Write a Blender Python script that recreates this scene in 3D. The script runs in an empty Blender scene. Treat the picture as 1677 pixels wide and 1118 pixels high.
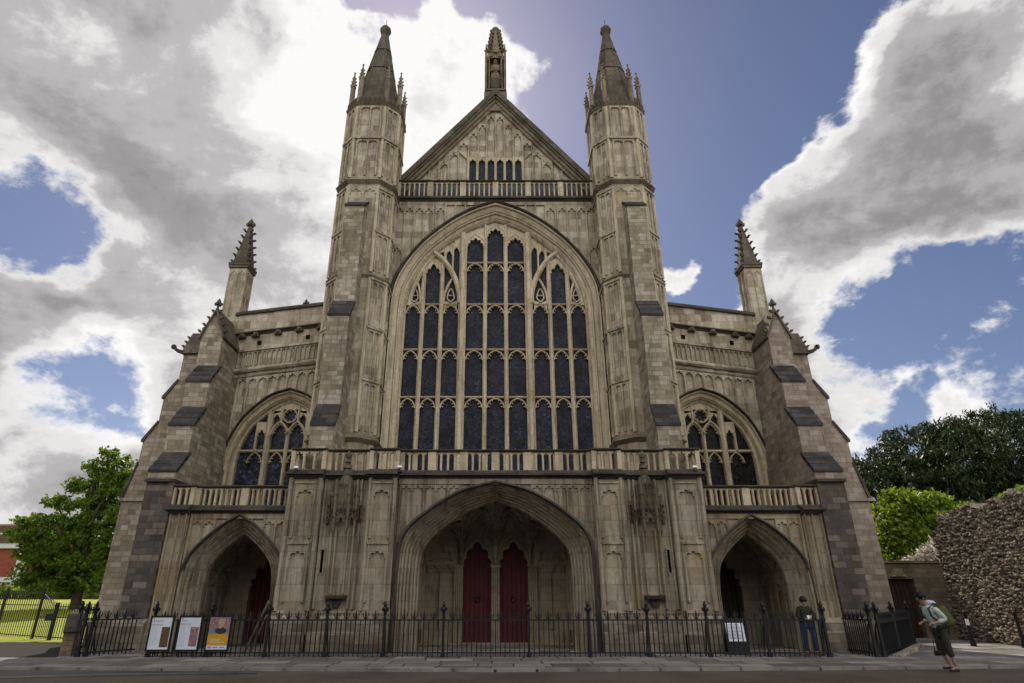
import bpy, bmesh, math, random
import numpy as np
from mathutils import Vector, Matrix
R = math.radians
random.seed(7)
rng = np.random.default_rng(11)
scene = bpy.context.scene

# ------------------------------------------------------------------ camera
cam_d = bpy.data.cameras.new('camera')
cam = bpy.data.objects.new('camera', cam_d)
scene.collection.objects.link(cam)
cam.location = (0, 0, 1.6)
cam.rotation_euler = (R(90) + math.atan(419 / 990.0), 0, 0)
cam_d.sensor_width = 36.0
cam_d.lens = 990.0 / 1677.0 * 36.0
cam_d.shift_x = (838.5 - 811.5) / 1677.0
cam_d.clip_end = 3000
scene.camera = cam

# ------------------------------------------------------------------ exposure, sun, sky
scene.view_settings.view_transform = 'Standard'
scene.view_settings.look = 'None'
scene.view_settings.exposure = 0.0
scene.view_settings.gamma = 1.0
SUN_AZ, SUN_EL = R(-11), R(45)        # azimuth left of +Y (behind the building)
sv = Vector((math.sin(SUN_AZ) * math.cos(SUN_EL), math.cos(SUN_AZ) * math.cos(SUN_EL), math.sin(SUN_EL)))
sd = bpy.data.lights.new('sun', 'SUN')
sd.energy = 4.8
sd.angle = R(0.5)
sd.color = (1.0, 0.93, 0.82)
so = bpy.data.objects.new('sun', sd)
so.rotation_euler = sv.to_track_quat('Z', 'Y').to_euler()
scene.collection.objects.link(so)

world = bpy.data.worlds.new('World')
scene.world = world
world.use_nodes = True
SKY_STRENGTH = 0.1


def build_world():
    nt = world.node_tree
    nt.nodes.clear()
    N, Lk = nt.nodes.new, nt.links.new

    def math_(op, a, b=None, clamp=False):
        n = N('ShaderNodeMath'); n.operation = op; n.use_clamp = clamp
        for i, v in enumerate((a, b)):
            if v is None: continue
            if isinstance(v, (int, float)): n.inputs[i].default_value = v
            else: Lk(v, n.inputs[i])
        return n.outputs[0]

    def mapr(v, a, b, c, d):
        n = N('ShaderNodeMapRange'); n.interpolation_type = 'SMOOTHSTEP'
        Lk(v, n.inputs['Value'])
        for k, x in zip(('From Min', 'From Max', 'To Min', 'To Max'), (a, b, c, d)):
            n.inputs[k].default_value = x
        return n.outputs['Result']

    def mix(f, a, b):
        n = N('ShaderNodeMix'); n.data_type = 'RGBA'
        if isinstance(f, float): n.inputs['Factor'].default_value = f
        else: Lk(f, n.inputs['Factor'])
        for s, v in (('A', a), ('B', b)):
            i = [k for k in n.inputs if k.name == s and k.type == 'RGBA'][0]
            if isinstance(v, tuple): i.default_value = v
            else: Lk(v, i)
        return [k for k in n.outputs if k.type == 'RGBA'][0]

    out = N('ShaderNodeOutputWorld'); bg = N('ShaderNodeBackground')
    bg.inputs['Strength'].default_value = SKY_STRENGTH
    sky = N('ShaderNodeTexSky'); sky.sky_type = 'NISHITA'; sky.sun_disc = False
    sky.sun_elevation = SUN_EL; sky.sun_rotation = SUN_AZ
    sky.altitude = 50; sky.air_density = 1.0; sky.dust_density = 0.6; sky.ozone_density = 2.2
    tc = N('ShaderNodeTexCoord'); d = tc.outputs['Generated']
    # cloud masses: soft discs on the sky dome (direction, radius, weight)
    blobs = [
        ((-0.462, 0.612, 0.642), 0.30, .95), ((-0.561, 0.535, 0.631), 0.28, .9), ((-0.373, 0.735, 0.566), 0.24, .95),
        ((-0.555, 0.756, 0.346), 0.17, 0.75), ((-0.317, 0.841, 0.438), 0.19, 0.95), ((-0.227, 0.672, 0.705), 0.09, 0.8),
        ((-0.103, 0.686, 0.72), 0.11, 1.0), ((0.012, 0.690, 0.724), 0.085, 1.1), ((-0.16, 0.74, 0.65), 0.12, .9), ((-0.2, 0.66, 0.72), 0.08, .6),
        ((0.583, 0.61, 0.536), 0.18, .95), ((0.518, 0.716, 0.468), 0.14, 0.9), ((0.431, 0.765, 0.479), 0.12, 0.95),
        ((0.64, 0.56, 0.55), 0.15, 0.9), ((0.66, 0.66, 0.369), 0.12, 0.8), ((0.523, 0.801, 0.291), 0.14, 0.8), ((0.56, 0.72, 0.40), 0.12, 0.8), ((0.45, 0.83, 0.33), 0.10, 0.7),
        ((0.649, 0.725, 0.231), 0.08, 0.8), ((0.471, 0.813, 0.343), 0.10, 0.75), ((0.287, 0.828, 0.483), 0.040, 1.1),
        ((-0.586, 0.794, 0.161), 0.19, 0.8), ((-0.50, 0.83, 0.24), 0.12, 0.65), ((-0.47, 0.80, 0.37), 0.13, 0.7), ((-0.62, 0.70, 0.36), 0.10, 0.6), ((-0.42, 0.86, 0.27), 0.10, 0.65),
        ((-0.56, 0.60, 0.56), 0.14, 0.5),
        # the rest of the dome, behind and beside the viewer
        ((-0.9, 0.2, 0.4), 0.3, 0.7), ((0.9, 0.1, 0.5), 0.3, 0.6), ((0.1, -0.75, 0.6), 0.6, 1.3), ((-0.65, -0.6, 0.5), 0.5, 1.1), ((0.0, -0.3, 0.95), 0.4, 0.9),
        ((0.7, -0.6, 0.35), 0.5, 1.1),
    ]
    gaps = [((0.176, 0.721, 0.67), 0.22, 0.55), ((-0.15, 0.600, 0.786), 0.07, 0.7), ((-0.61, 0.655, 0.45), 0.09, 0.70), ((-0.565, 0.69, 0.455), 0.07, 0.42),
            ((-0.575, 0.78, 0.255), 0.10, 0.72), ((0.61, 0.735, 0.305), 0.15, 0.50), ((0.55, 0.74, 0.385), 0.09, 0.35), ((0.50, 0.80, 0.32), 0.08, 0.30), ((0.334, 0.773, 0.539), 0.08, 0.5),
            ((0.40, 0.68, 0.62), 0.13, 0.4), ((0.63, 0.70, 0.35), 0.11, 0.35)]

    def noise(vec, scale, detail, rough, dist=0.0):
        n = N('ShaderNodeTexNoise'); n.inputs['Scale'].default_value = scale; n.inputs['Detail'].default_value = detail
        n.inputs['Roughness'].default_value = rough; n.inputs['Distortion'].default_value = dist
        Lk(vec, n.inputs['Vector'])
        return n
    # flattened direction: clouds spread sideways towards the horizon
    sq = N('ShaderNodeVectorMath'); sq.operation = 'MULTIPLY'; Lk(d, sq.inputs[0]); sq.inputs[1].default_value = (1.0, 1.0, 1.55)
    dd2 = sq.outputs[0]
    nz = noise(dd2, 5.0, 5.0, .55)
    sub = N('ShaderNodeVectorMath'); sub.operation = 'SUBTRACT'; Lk(nz.outputs['Color'], sub.inputs[0]); sub.inputs[1].default_value = (.5, .5, .5)
    scl = N('ShaderNodeVectorMath'); scl.operation = 'SCALE'; Lk(sub.outputs[0], scl.inputs[0]); scl.inputs['Scale'].default_value = 0.16
    add = N('ShaderNodeVectorMath'); add.operation = 'ADD'; Lk(d, add.inputs[0]); Lk(scl.outputs[0], add.inputs[1])
    nrm = N('ShaderNodeVectorMath'); nrm.operation = 'NORMALIZE'; Lk(add.outputs[0], nrm.inputs[0])
    dd = nrm.outputs[0]

    def disc(c, rad):
        v = Vector(c).normalized()
        n = N('ShaderNodeVectorMath'); n.operation = 'DOT_PRODUCT'; Lk(dd, n.inputs[0]); n.inputs[1].default_value = v
        return mapr(n.outputs['Value'], math.cos(rad * 1.35), math.cos(rad * 0.30), 0.0, 1.0)
    acc = None
    for c, rad, w in blobs:
        t = math_('MULTIPLY', disc(c, rad), w)
        acc = t if acc is None else math_('ADD', acc, t)
    acc = math_('MINIMUM', acc, 1.25)
    for c, rad, w in gaps:
        acc = math_('SUBTRACT', acc, math_('MULTIPLY', disc(c, rad), w))
    n1 = noise(dd2, 5.5, 13.0, .655, .15)
    fine = math_('MULTIPLY', math_('SUBTRACT', n1.outputs['Fac'], 0.5), 2.1)
    dens = math_('SUBTRACT', math_('ADD', acc, fine), 0.40)
    cover = mapr(dens, 0.0, 0.28, 0.0, 1.0)

    # billows: the same noise looked up a little nearer the sun tells which side of a billow is lit
    def billow(off, sc=5.0):
        v = N('ShaderNodeVectorMath'); v.operation = 'ADD'; Lk(dd2, v.inputs[0]); v.inputs[1].default_value = off
        return noise(v.outputs[0], sc, 8.0, .56, .25).outputs['Fac']
    b0 = billow((0, 0, 0)); b1 = billow((-0.03, 0.02, 0.06))
    relief = math_('SUBTRACT', b0, b1)
    sn = N('ShaderNodeVectorMath'); sn.operation = 'DOT_PRODUCT'; Lk(d, sn.inputs[0]); sn.inputs[1].default_value = Vector((-0.13, 0.73, 0.66)).normalized()
    near = mapr(sn.outputs['Value'], math.cos(0.33), math.cos(0.03), 0.0, 1.0)
    wide = mapr(sn.outputs['Value'], math.cos(0.80), math.cos(0.2), 0.0, 1.0)
    thick = math_('ADD', math_('MULTIPLY', dens, 0.92), math_('MULTIPLY', math_('SUBTRACT', b0, 0.5), 1.5))
    thick = math_('SUBTRACT', math_('SUBTRACT', thick, math_('MULTIPLY', relief, 1.7)), math_('MULTIPLY', near, 0.75))
    # clouds away from the sun are lit from the viewer's side and stay white
    sh = N('ShaderNodeVectorMath'); sh.operation = 'DOT_PRODUCT'; Lk(d, sh.inputs[0]); sh.inputs[1].default_value = Vector((sv.x, sv.y, 0)).normalized()
    thick = math_('MULTIPLY', thick, mapr(sh.outputs['Value'], -0.6, 0.15, 0.1, 1.0))
    rp = N('ShaderNodeValToRGB'); rp.color_ramp.interpolation = 'EASE'
    e = rp.color_ramp.elements
    k = 1.0 / SKY_STRENGTH
    stops = [(0.07, (1.0, .985, .97)), (0.27, (.80, .785, .78)), (0.48, (.47, .455, .46)), (0.75, (.29, .275, .28)), (1.0, (.185, .174, .18))]
    e[0].position, e[0].color = stops[0][0], stops[0][1] + (1,)
    e[1].position, e[1].color = stops[-1][0], stops[-1][1] + (1,)
    for p_, c_ in stops[1:-1]:
        q_ = e.new(p_); q_.color = c_ + (1,)
    Lk(math_('MULTIPLY', thick, 0.70), rp.inputs[0])
    ccol = mix(math_('MULTIPLY', wide, 0.12), rp.outputs[0], (.85, .84, .83, 1))
    lit = mapr(sh.outputs['Value'], -0.75, 0.05, 1.85 * k, 1.0 * k)
    cm_ = N('ShaderNodeVectorMath'); cm_.operation = 'SCALE'; Lk(ccol, cm_.inputs[0]); Lk(lit, cm_.inputs['Scale'])
    ccol = cm_.outputs[0]
    # deeper violet-blue of the clear sky
    hsv = N('ShaderNodeMix'); hsv.data_type = 'RGBA'; hsv.blend_type = 'MULTIPLY'; hsv.inputs['Factor'].default_value = 1.0
    ins = [i for i in hsv.inputs if i.type == 'RGBA']
    Lk(sky.outputs[0], ins[0]); ins[1].default_value = (0.74, 0.68, 0.74, 1)
    skyc = [o for o in hsv.outputs if o.type == 'RGBA'][0]
    col = mix(cover, skyc, ccol)
    Lk(col, bg.inputs['Color']); Lk(bg.outputs[0], out.inputs['Surface'])


build_world()

# ------------------------------------------------------------------ materials
MATS = {}


def new_mat(name):
    m = bpy.data.materials.new(name); m.use_nodes = True
    nt = m.node_tree
    b = nt.nodes['Principled BSDF']
    MATS[name] = m
    return m, nt, b


class NG:
    """tiny node-graph helper"""
    def __init__(s, nt): s.nt = nt
    def n(s, t, **kw):
        x = s.nt.nodes.new(t)
        for k, v in kw.items(): setattr(x, k, v)
        return x
    def set(s, node, **kw):
        for k, v in kw.items():
            i = node.inputs[k.replace('_', ' ')]
            if hasattr(v, 'is_output') or isinstance(v, bpy.types.NodeSocket): s.nt.links.new(v, i)
            else: i.default_value = v
        return node
    def link(s, a, b): s.nt.links.new(a, b)
    def math(s, op, a, b=None, clamp=False):
        x = s.n('ShaderNodeMath', operation=op, use_clamp=clamp)
        for i, v in enumerate((a, b)):
            if v is None: continue
            if isinstance(v, (int, float)): x.inputs[i].default_value = v
            else: s.link(v, x.inputs[i])
        return x.outputs[0]
    def mix(s, f, a, b, mode='MIX'):
        x = s.n('ShaderNodeMix', data_type='RGBA', blend_type=mode)
        if isinstance(f, (int, float)): x.inputs['Factor'].default_value = f
        else: s.link(f, x.inputs['Factor'])
        ins = [i for i in x.inputs if i.type == 'RGBA']
        for i, v in zip(ins, (a, b)):
            if isinstance(v, (tuple, list)): i.default_value = tuple(v) if len(v) == 4 else tuple(v) + (1,)
            else: s.link(v, i)
        return [o for o in x.outputs if o.type == 'RGBA'][0]
    def ramp(s, fac, stops, interp='LINEAR'):
        x = s.n('ShaderNodeValToRGB'); x.color_ramp.interpolation = interp
        e = x.color_ramp.elements
        while len(e) > 1: e.remove(e[-1])
        for i, (p, c) in enumerate(stops):
            el = e[0] if i == 0 else e.new(p)
            el.position = p; el.color = tuple(c) + (1,) if len(c) == 3 else c
        s.link(fac, x.inputs[0])
        return x.outputs[0]
    def noise(s, vec, scale, detail=4, rough=.55, dist=0.0):
        x = s.n('ShaderNodeTexNoise')
        s.set(x, Scale=scale, Detail=detail, Roughness=rough, Distortion=dist)
        if vec is not None: s.link(vec, x.inputs['Vector'])
        return x.outputs['Fac']
    def pos(s): return s.n('ShaderNodeNewGeometry').outputs['Position']
    def scaled(s, vec, v):
        x = s.n('ShaderNodeVectorMath', operation='MULTIPLY'); s.link(vec, x.inputs[0]); x.inputs[1].default_value = v
        return x.outputs[0]
    def mapr(s, v, a, b, c=0.0, d=1.0):
        x = s.n('ShaderNodeMapRange'); s.link(v, x.inputs['Value'])
        for k, q in zip(('From Min', 'From Max', 'To Min', 'To Max'), (a, b, c, d)): x.inputs[k].default_value = q
        return x.outputs['Result']


def wall_uv(g):
    """coordinates that run along any upright face: (distance along face, height)"""
    geo = g.n('ShaderNodeNewGeometry')
    sp = g.n('ShaderNodeSeparateXYZ'); g.link(geo.outputs['Position'], sp.inputs[0])
    sn = g.n('ShaderNodeSeparateXYZ'); g.link(geo.outputs['True Normal'], sn.inputs[0])
    u = g.math('SUBTRACT', g.math('MULTIPLY', sn.outputs[0], sp.outputs[1]), g.math('MULTIPLY', sn.outputs[1], sp.outputs[0]))
    cb = g.n('ShaderNodeCombineXYZ'); g.link(u, cb.inputs[0]); g.link(sp.outputs[2], cb.inputs[1])
    return cb.outputs[0], geo.outputs['Position']


def stone(name, tones, bw=.62, bh=.33, mortar=.012, mortar_c=.65, stain=.5, streak=.35, gain=1.0, lichen=0.0, bump=.45, squash=1.0, tint=None, blot=.0, crust=.55):
    m, nt, b = new_mat(name); g = NG(nt)
    uv, P = wall_uv(g)
    wob = g.n('ShaderNodeVectorMath', operation='ADD')
    wn = g.n('ShaderNodeTexNoise'); g.set(wn, Scale=1.3, Detail=2.0); g.link(P, wn.inputs['Vector'])
    ws = g.n('ShaderNodeVectorMath', operation='SCALE'); g.link(wn.outputs['Color'], ws.inputs[0]); ws.inputs['Scale'].default_value = .03
    g.link(uv, wob.inputs[0]); g.link(ws.outputs[0], wob.inputs[1])
    br = g.n('ShaderNodeTexBrick', offset=.5, offset_frequency=2, squash=squash, squash_frequency=3)
    g.link(wob.outputs[0], br.inputs['Vector'])
    g.set(br, Color1=(0, 0, 0, 1), Color2=(1, 1, 1, 1), Mortar=(.5, .5, .5, 1), Scale=1.0, Mortar_Size=mortar, Mortar_Smooth=.25, Bias=0.0, Brick_Width=bw, Row_Height=bh)
    n = len(tones)
    stops = [((i + .0) / n, t) for i, t in enumerate(tones)]
    col = g.ramp(br.outputs['Color'], stops, 'LINEAR')
    # mortar
    col = g.mix(g.math('MULTIPLY', br.outputs['Fac'], 1.0), col, tuple(c * mortar_c for c in tones[n // 2]))
    # grain
    gr = g.noise(P, 7, 9, .75)
    col = g.mix(1.0, col, g.ramp(gr, [(.25, (.68, .66, .64)), (.5, (1.0, .99, .97)), (.75, (1.22, 1.2, 1.17))]), 'MULTIPLY')
    # broad weather staining, brownish grey
    st = g.noise(P, .55, 6, .62, .6)
    col = g.mix(g.math('MULTIPLY', g.mapr(st, .42, .68), stain), col, g.mix(1.0, col, (.46, .42, .38), 'MULTIPLY'))
    # runs down the wall
    sv_ = g.noise(g.scaled(P, (2.6, 2.6, .22)), 1.6, 5, .6)
    col = g.mix(g.math('MULTIPLY', g.mapr(sv_, .50, .66), streak), col, g.mix(1.0, col, (.40, .37, .35), 'MULTIPLY'))
    cr = g.noise(g.scaled(P, (3.4, 3.4, .32)), 1.0, 9, .72)
    col = g.mix(g.math('MULTIPLY', g.mapr(cr, .585, .66), crust), col, (.06, .053, .046))
    if lichen:
        li = g.noise(P, 3.2, 8, .68)
        col = g.mix(g.math('MULTIPLY', g.mapr(li, .52, .66), lichen), col, (.055, .05, .045))
    if blot:
        bl = g.noise(g.scaled(P, (1.0, 1.0, .45)), 1.1, 4, .5)
        col = g.mix(g.math('MULTIPLY', g.mapr(bl, .60, .70), blot), col, (.30, .19, .075))
    if gain != 1.0: col = g.mix(1.0, col, (gain, gain, gain), 'MULTIPLY')
    g.link(col, b.inputs['Base Color'])
    g.set(b, Roughness=.92, Specular_IOR_Level=.18)
    bp = g.n('ShaderNodeBump'); g.set(bp, Strength=bump, Distance=.03)
    h = g.math('SUBTRACT', g.math('ADD', g.noise(P, 9, 7, .7), g.math('MULTIPLY', br.outputs['Color'], .0)), g.math('MULTIPLY', br.outputs['Fac'], .5))
    g.link(h, bp.inputs['Height']); g.link(bp.outputs[0], b.inputs['Normal'])
    return m


def flat(name, col, rough=.6, metal=0.0, spec=.4, noise=.0, nscale=8, var=None, bump=0.0):
    m, nt, b = new_mat(name); g = NG(nt)
    g.set(b, Roughness=rough, Metallic=metal, Specular_IOR_Level=spec)
    P = g.pos()
    nf = g.noise(P, nscale, 5, .6)
    v2 = var or tuple(c * (1 - noise) for c in col)
    c = g.ramp(nf, [(.35, v2), (.65, col)])
    g.link(c, b.inputs['Base Color'])
    if bump:
        bp = g.n('ShaderNodeBump'); g.set(bp, Strength=bump, Distance=.02); g.link(nf, bp.inputs['Height']); g.link(bp.outputs[0], b.inputs['Normal'])
    return m


ashlar = stone('coursed_limestone', [(.21, .178, .135), (.27, .23, .178), (.32, .275, .215), (.29, .24, .17), (.36, .318, .26), (.42, .38, .32)], .42, .19, stain=.55, streak=.3, squash=.7, mortar=.008)
ashlar_pink = stone('pinkish_limestone', [(.22, .175, .145), (.29, .235, .195), (.33, .275, .23), (.26, .21, .165), (.38, .33, .285)], .44, .20, stain=.55, streak=.25, squash=.8, mortar=.008)
side_stone = stone('weathered_side_stone', [(.13, .115, .10), (.17, .145, .12), (.20, .165, .13), (.16, .14, .12)], .44, .20, stain=.6, streak=.4)
dressed = stone('dressed_limestone', [(.255, .215, .155), (.355, .305, .225), (.405, .35, .262), (.435, .382, .298), (.50, .45, .365)], .5, .36, mortar=.006, mortar_c=.7, stain=.65, streak=.65, squash=.6, blot=.3)
porch_stone = stone('grey_porch_limestone', [(.24, .20, .15), (.30, .255, .195), (.34, .295, .23), (.37, .325, .26)], .6, .5, mortar=.007, mortar_c=.55, stain=.7, streak=.75, squash=.6, blot=.5)
trac_stone = stone('carved_limestone', [(.42, .355, .24), (.48, .41, .29), (.52, .45, .33), (.56, .49, .37)], .5, .5, mortar=.005, mortar_c=.8, stain=.4, streak=.4, blot=.2)
pillar_stone = stone('ochre_streaked_limestone', [(.25, .205, .15), (.33, .275, .20), (.34, .25, .12), (.30, .255, .20), (.38, .33, .25)], .7, .85, mortar=.006, mortar_c=.7, stain=.6, streak=.6, squash=.5, blot=.5)
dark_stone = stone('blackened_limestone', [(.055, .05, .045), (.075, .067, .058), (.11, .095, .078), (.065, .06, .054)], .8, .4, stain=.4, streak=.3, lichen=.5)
pier_stone = stone('sooty_pier_stone', [(.07, .064, .058), (.095, .085, .076), (.125, .11, .096), (.085, .076, .068), (.19, .165, .14)], .46, .21, stain=.5, streak=.3)
spire_stone = stone('brown_spire_stone', [(.085, .072, .055), (.13, .11, .085), (.165, .14, .11), (.11, .092, .073)], .5, .42, stain=.6, streak=.4, lichen=.35)
slate_m = stone('dark_slate', [(.032, .031, .032), (.045, .043, .044), (.058, .055, .055), (.07, .066, .064)], .45, .22, stain=.3, streak=.2)
backing_dark = flat('dark_blue_backing', (.025, .027, .038), .5, noise=.4, nscale=5)
roof_lead = flat('grey_lead_roof', (.13, .135, .14), .6, noise=.3)
brown_pale = stone('weathered_pinnacle_stone', [(.20, .17, .125), (.25, .21, .16), (.30, .255, .195)], .5, .4, mortar=.005, stain=.6, streak=.5, lichen=.3)
canopy_stone = stone('grimy_canopy_stone', [(.09, .075, .055), (.125, .105, .078), (.16, .135, .10)], .6, .5, mortar=.005, stain=.7, streak=.4, lichen=.4)
plinth_stone = stone('stained_plinth_stone', [(.13, .11, .085), (.19, .16, .125), (.24, .205, .16), (.28, .245, .20)], .55, .28, stain=.7, streak=.5, lichen=.45)
brown_stone = stone('brown_moulded_stone', [(.17, .14, .10), (.21, .175, .13), (.25, .21, .155)], .6, .5, mortar=.006, stain=.6, streak=.4, lichen=.2)
vault_stone = stone('vault_stone', [(.29, .245, .18), (.33, .28, .21), (.37, .315, .245)], .5, .25, mortar=.006, stain=.4, streak=.2)


def glass_mat(name, base, a, lead=.085, rough=.30):
    m, nt, b = new_mat(name); g = NG(nt)
    uv, P = wall_uv(g)
    rot = g.n('ShaderNodeMapping'); g.link(uv, rot.inputs['Vector']); rot.inputs['Rotation'].default_value = (0, 0, a)
    ch = g.n('ShaderNodeTexBrick', offset=0.0 if a else .5); g.link(rot.outputs[0], ch.inputs['Vector'])
    g.set(ch, Color1=(0, 0, 0, 1), Color2=(1, 1, 1, 1), Mortar=(0, 0, 0, 1), Scale=1.0, Mortar_Size=lead * .09, Brick_Width=lead, Row_Height=lead * 1.1)
    r, gg, bb = base
    col = g.ramp(ch.outputs['Color'], [(0, (r * .35, gg * .35, bb * .4)), (.45, base), (.62, (r * 2.0, gg * 1.3, bb * .7)), (.80, (r * 1.2, gg * 1.3, bb * 1.5)), (.95, (r * 2.0, gg * 2.0, bb * 1.8)), (1, (r * 2.6, gg * 2.5, bb * 2.2))])  # pane tones differ to stand in for uneven reflections
    ns = g.noise(P, 1.7, 5)
    col = g.mix(1.0, col, g.ramp(ns, [(.3, (.35, .36, .42)), (.7, (2.0, 1.9, 1.7))]), 'MULTIPLY')  # patchy reflection painted into the glass colour
    sad = g.n('ShaderNodeTexBrick', offset=0.0); g.link(uv, sad.inputs['Vector'])
    g.set(sad, Color1=(0, 0, 0, 1), Color2=(0, 0, 0, 1), Mortar=(1, 1, 1, 1), Scale=1.0, Mortar_Size=.012, Mortar_Smooth=0.0, Brick_Width=40.0, Row_Height=.46)
    lead_f = g.math('MAXIMUM', ch.outputs['Fac'], sad.outputs['Fac'])
    col = g.mix(lead_f, col, (.022, .022, .024))
    g.link(col, b.inputs['Base Color'])
    g.set(b, Roughness=g.mapr(ch.outputs['Color'], 0, 1, rough * .6, rough * 1.6), Specular_IOR_Level=.09)
    bp = g.n('ShaderNodeBump'); g.set(bp, Strength=.8, Distance=.02)
    g.link(g.math('ADD', g.math('MULTIPLY', ch.outputs['Color'], .6), g.noise(P, 9, 4)), bp.inputs['Height']); g.link(bp.outputs[0], b.inputs['Normal'])
    return m


glass_w = glass_mat('leaded_stained_glass', (.017, .021, .040), 0.0, .10)
glass_a = glass_mat('diamond_leaded_glass', (.028, .036, .062), R(45), .13)
glass_d = glass_mat('black_leaded_glass', (.012, .012, .014), R(45), .13)
void_m = flat('unlit_interior', (.006, .0055, .005), .95, spec=.05)
iron = flat('black_painted_iron', (.012, .013, .016), .5, spec=.35, noise=.4, nscale=20)
iron_blue = flat('dark_blue_black_iron', (.014, .016, .022), .5, spec=.35, noise=.4, nscale=6)
red_door = flat('oxblood_painted_door', (.125, .010, .017), .6, noise=.5, nscale=3)
brown_door = flat('dark_oak_door', (.035, .018, .012), .55, noise=.5, nscale=5)
white_lamp = flat('white_lamp_housing', (.75, .75, .78), .4)
wood_m = flat('weathered_timber', (.20, .16, .12), .8, noise=.5, nscale=12)


def road_mat():
    m, nt, b = new_mat('brown_tarmac'); g = NG(nt); P = g.pos()
    c = g.ramp(g.noise(P, 90, 3, .7), [(.3, (.075, .060, .046)), (.7, (.145, .118, .088))])
    c = g.mix(g.mapr(g.noise(P, .5, 5), .4, .7), c, g.mix(1.0, c, (.62, .6, .6), 'MULTIPLY'))
    g.link(c, b.inputs['Base Color']); g.set(b, Roughness=.9, Specular_IOR_Level=.2)
    bp = g.n('ShaderNodeBump'); g.set(bp, Strength=.5, Distance=.01); g.link(g.noise(P, 120, 2), bp.inputs['Height']); g.link(bp.outputs[0], b.inputs['Normal'])
    return m


def paving_mat():
    m, nt, b = new_mat('worn_stone_flags'); g = NG(nt); P = g.pos()
    wn = g.n('ShaderNodeTexNoise'); g.set(wn, Scale=.8, Detail=2.0); g.link(P, wn.inputs['Vector'])
    ws = g.n('ShaderNodeVectorMath', operation='SCALE'); g.link(wn.outputs['Color'], ws.inputs[0]); ws.inputs['Scale'].default_value = .22
    ad = g.n('ShaderNodeVectorMath', operation='ADD'); g.link(P, ad.inputs[0]); g.link(ws.outputs[0], ad.inputs[1])
    br = g.n('ShaderNodeTexBrick', offset=.37, squash=.7, squash_frequency=3); g.link(ad.outputs[0], br.inputs['Vector'])
    g.set(br, Color1=(0, 0, 0, 1), Color2=(1, 1, 1, 1), Mortar=(.5, .5, .5, 1), Scale=1.0, Mortar_Size=.024, Mortar_Smooth=.2, Brick_Width=1.35, Row_Height=.72)
    c = g.ramp(br.outputs['Color'], [(0, (.12, .105, .095)), (.5, (.20, .183, .168)), (1, (.31, .29, .27))])
    c = g.mix(1.0, c, g.ramp(g.noise(P, 25, 6, .7), [(.3, (.7, .7, .7)), (.7, (1.2, 1.2, 1.2))]), 'MULTIPLY')
    c = g.mix(g.math('MULTIPLY', g.mapr(g.noise(P, 1.1, 5), .45, .7), .5), c, g.mix(1.0, c, (.5, .48, .46), 'MULTIPLY'))
    c = g.mix(br.outputs['Fac'], c, (.035, .03, .027))
    g.link(c, b.inputs['Base Color']); g.set(b, Roughness=.75, Specular_IOR_Level=.3)
    bp = g.n('ShaderNodeBump'); g.set(bp, Strength=.5, Distance=.02)
    g.link(g.math('SUBTRACT', g.noise(P, 7, 5), br.outputs['Fac']), bp.inputs['Height']); g.link(bp.outputs[0], b.inputs['Normal'])
    return m


def lawn_mat():
    m, nt, b = new_mat('mown_grass'); g = NG(nt); P = g.pos()
    c = g.ramp(g.noise(P, 30, 4, .7), [(.3, (.17, .22, .010)), (.7, (.29, .33, .016))])
    c = g.mix(g.mapr(g.noise(P, .35, 4), .4, .7), c, g.mix(1.0, c, (1.3, 1.1, .9), 'MULTIPLY'))
    g.link(c, b.inputs['Base Color']); g.set(b, Roughness=.8, Specular_IOR_Level=.2)
    return m


def leaf_mat(name, lo, hi, trans=.35):
    m, nt, b = new_mat(name); g = NG(nt)
    geo = g.n('ShaderNodeNewGeometry')
    P = geo.outputs['Position']
    f = g.math('ADD', g.math('MULTIPLY', geo.outputs['Random Per Island'], .6), g.math('MULTIPLY', g.noise(P, .9, 3), .55))
    c = g.ramp(f, [(.25, lo), (.8, hi)])
    g.link(c, b.inputs['Base Color']); g.set(b, Roughness=.5, Specular_IOR_Level=.35)
    tr = g.n('ShaderNodeBsdfTranslucent')
    tcol = g.mix(1.0, c, (1.7, 1.6, .7), 'MULTIPLY'); g.link(tcol, tr.inputs['Color'])
    mx = g.n('ShaderNodeMixShader'); mx.inputs[0].default_value = trans
    out = nt.nodes['Material Output']
    g.link(b.outputs[0], mx.inputs[1]); g.link(tr.outputs[0], mx.inputs[2]); g.link(mx.outputs[0], out.inputs['Surface'])
    return m


road_m, paving_m, lawn_m = road_mat(), paving_mat(), lawn_mat()
leaf_lime = leaf_mat('lime_tree_leaves', (.045, .085, .012), (.13, .20, .03), .5)
leaf_bright = leaf_mat('young_bright_leaves', (.055, .105, .010), (.17, .23, .025), .5)
leaf_yew = leaf_mat('dark_yew_needles', (.012, .022, .005), (.036, .056, .010), .12)
leaf_shade = leaf_mat('shade_and_far_tree_leaves', (.03, .06, .015), (.06, .10, .025), .2)
bark = flat('brown_bark', (.085, .062, .045), .9, noise=.5, nscale=9, bump=.6)
cream_flower = flat('cream_blossom', (.62, .56, .46), .7, noise=.2)


# ------------------------------------------------------------------ mesh helpers
def mat_of(m): return m


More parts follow.
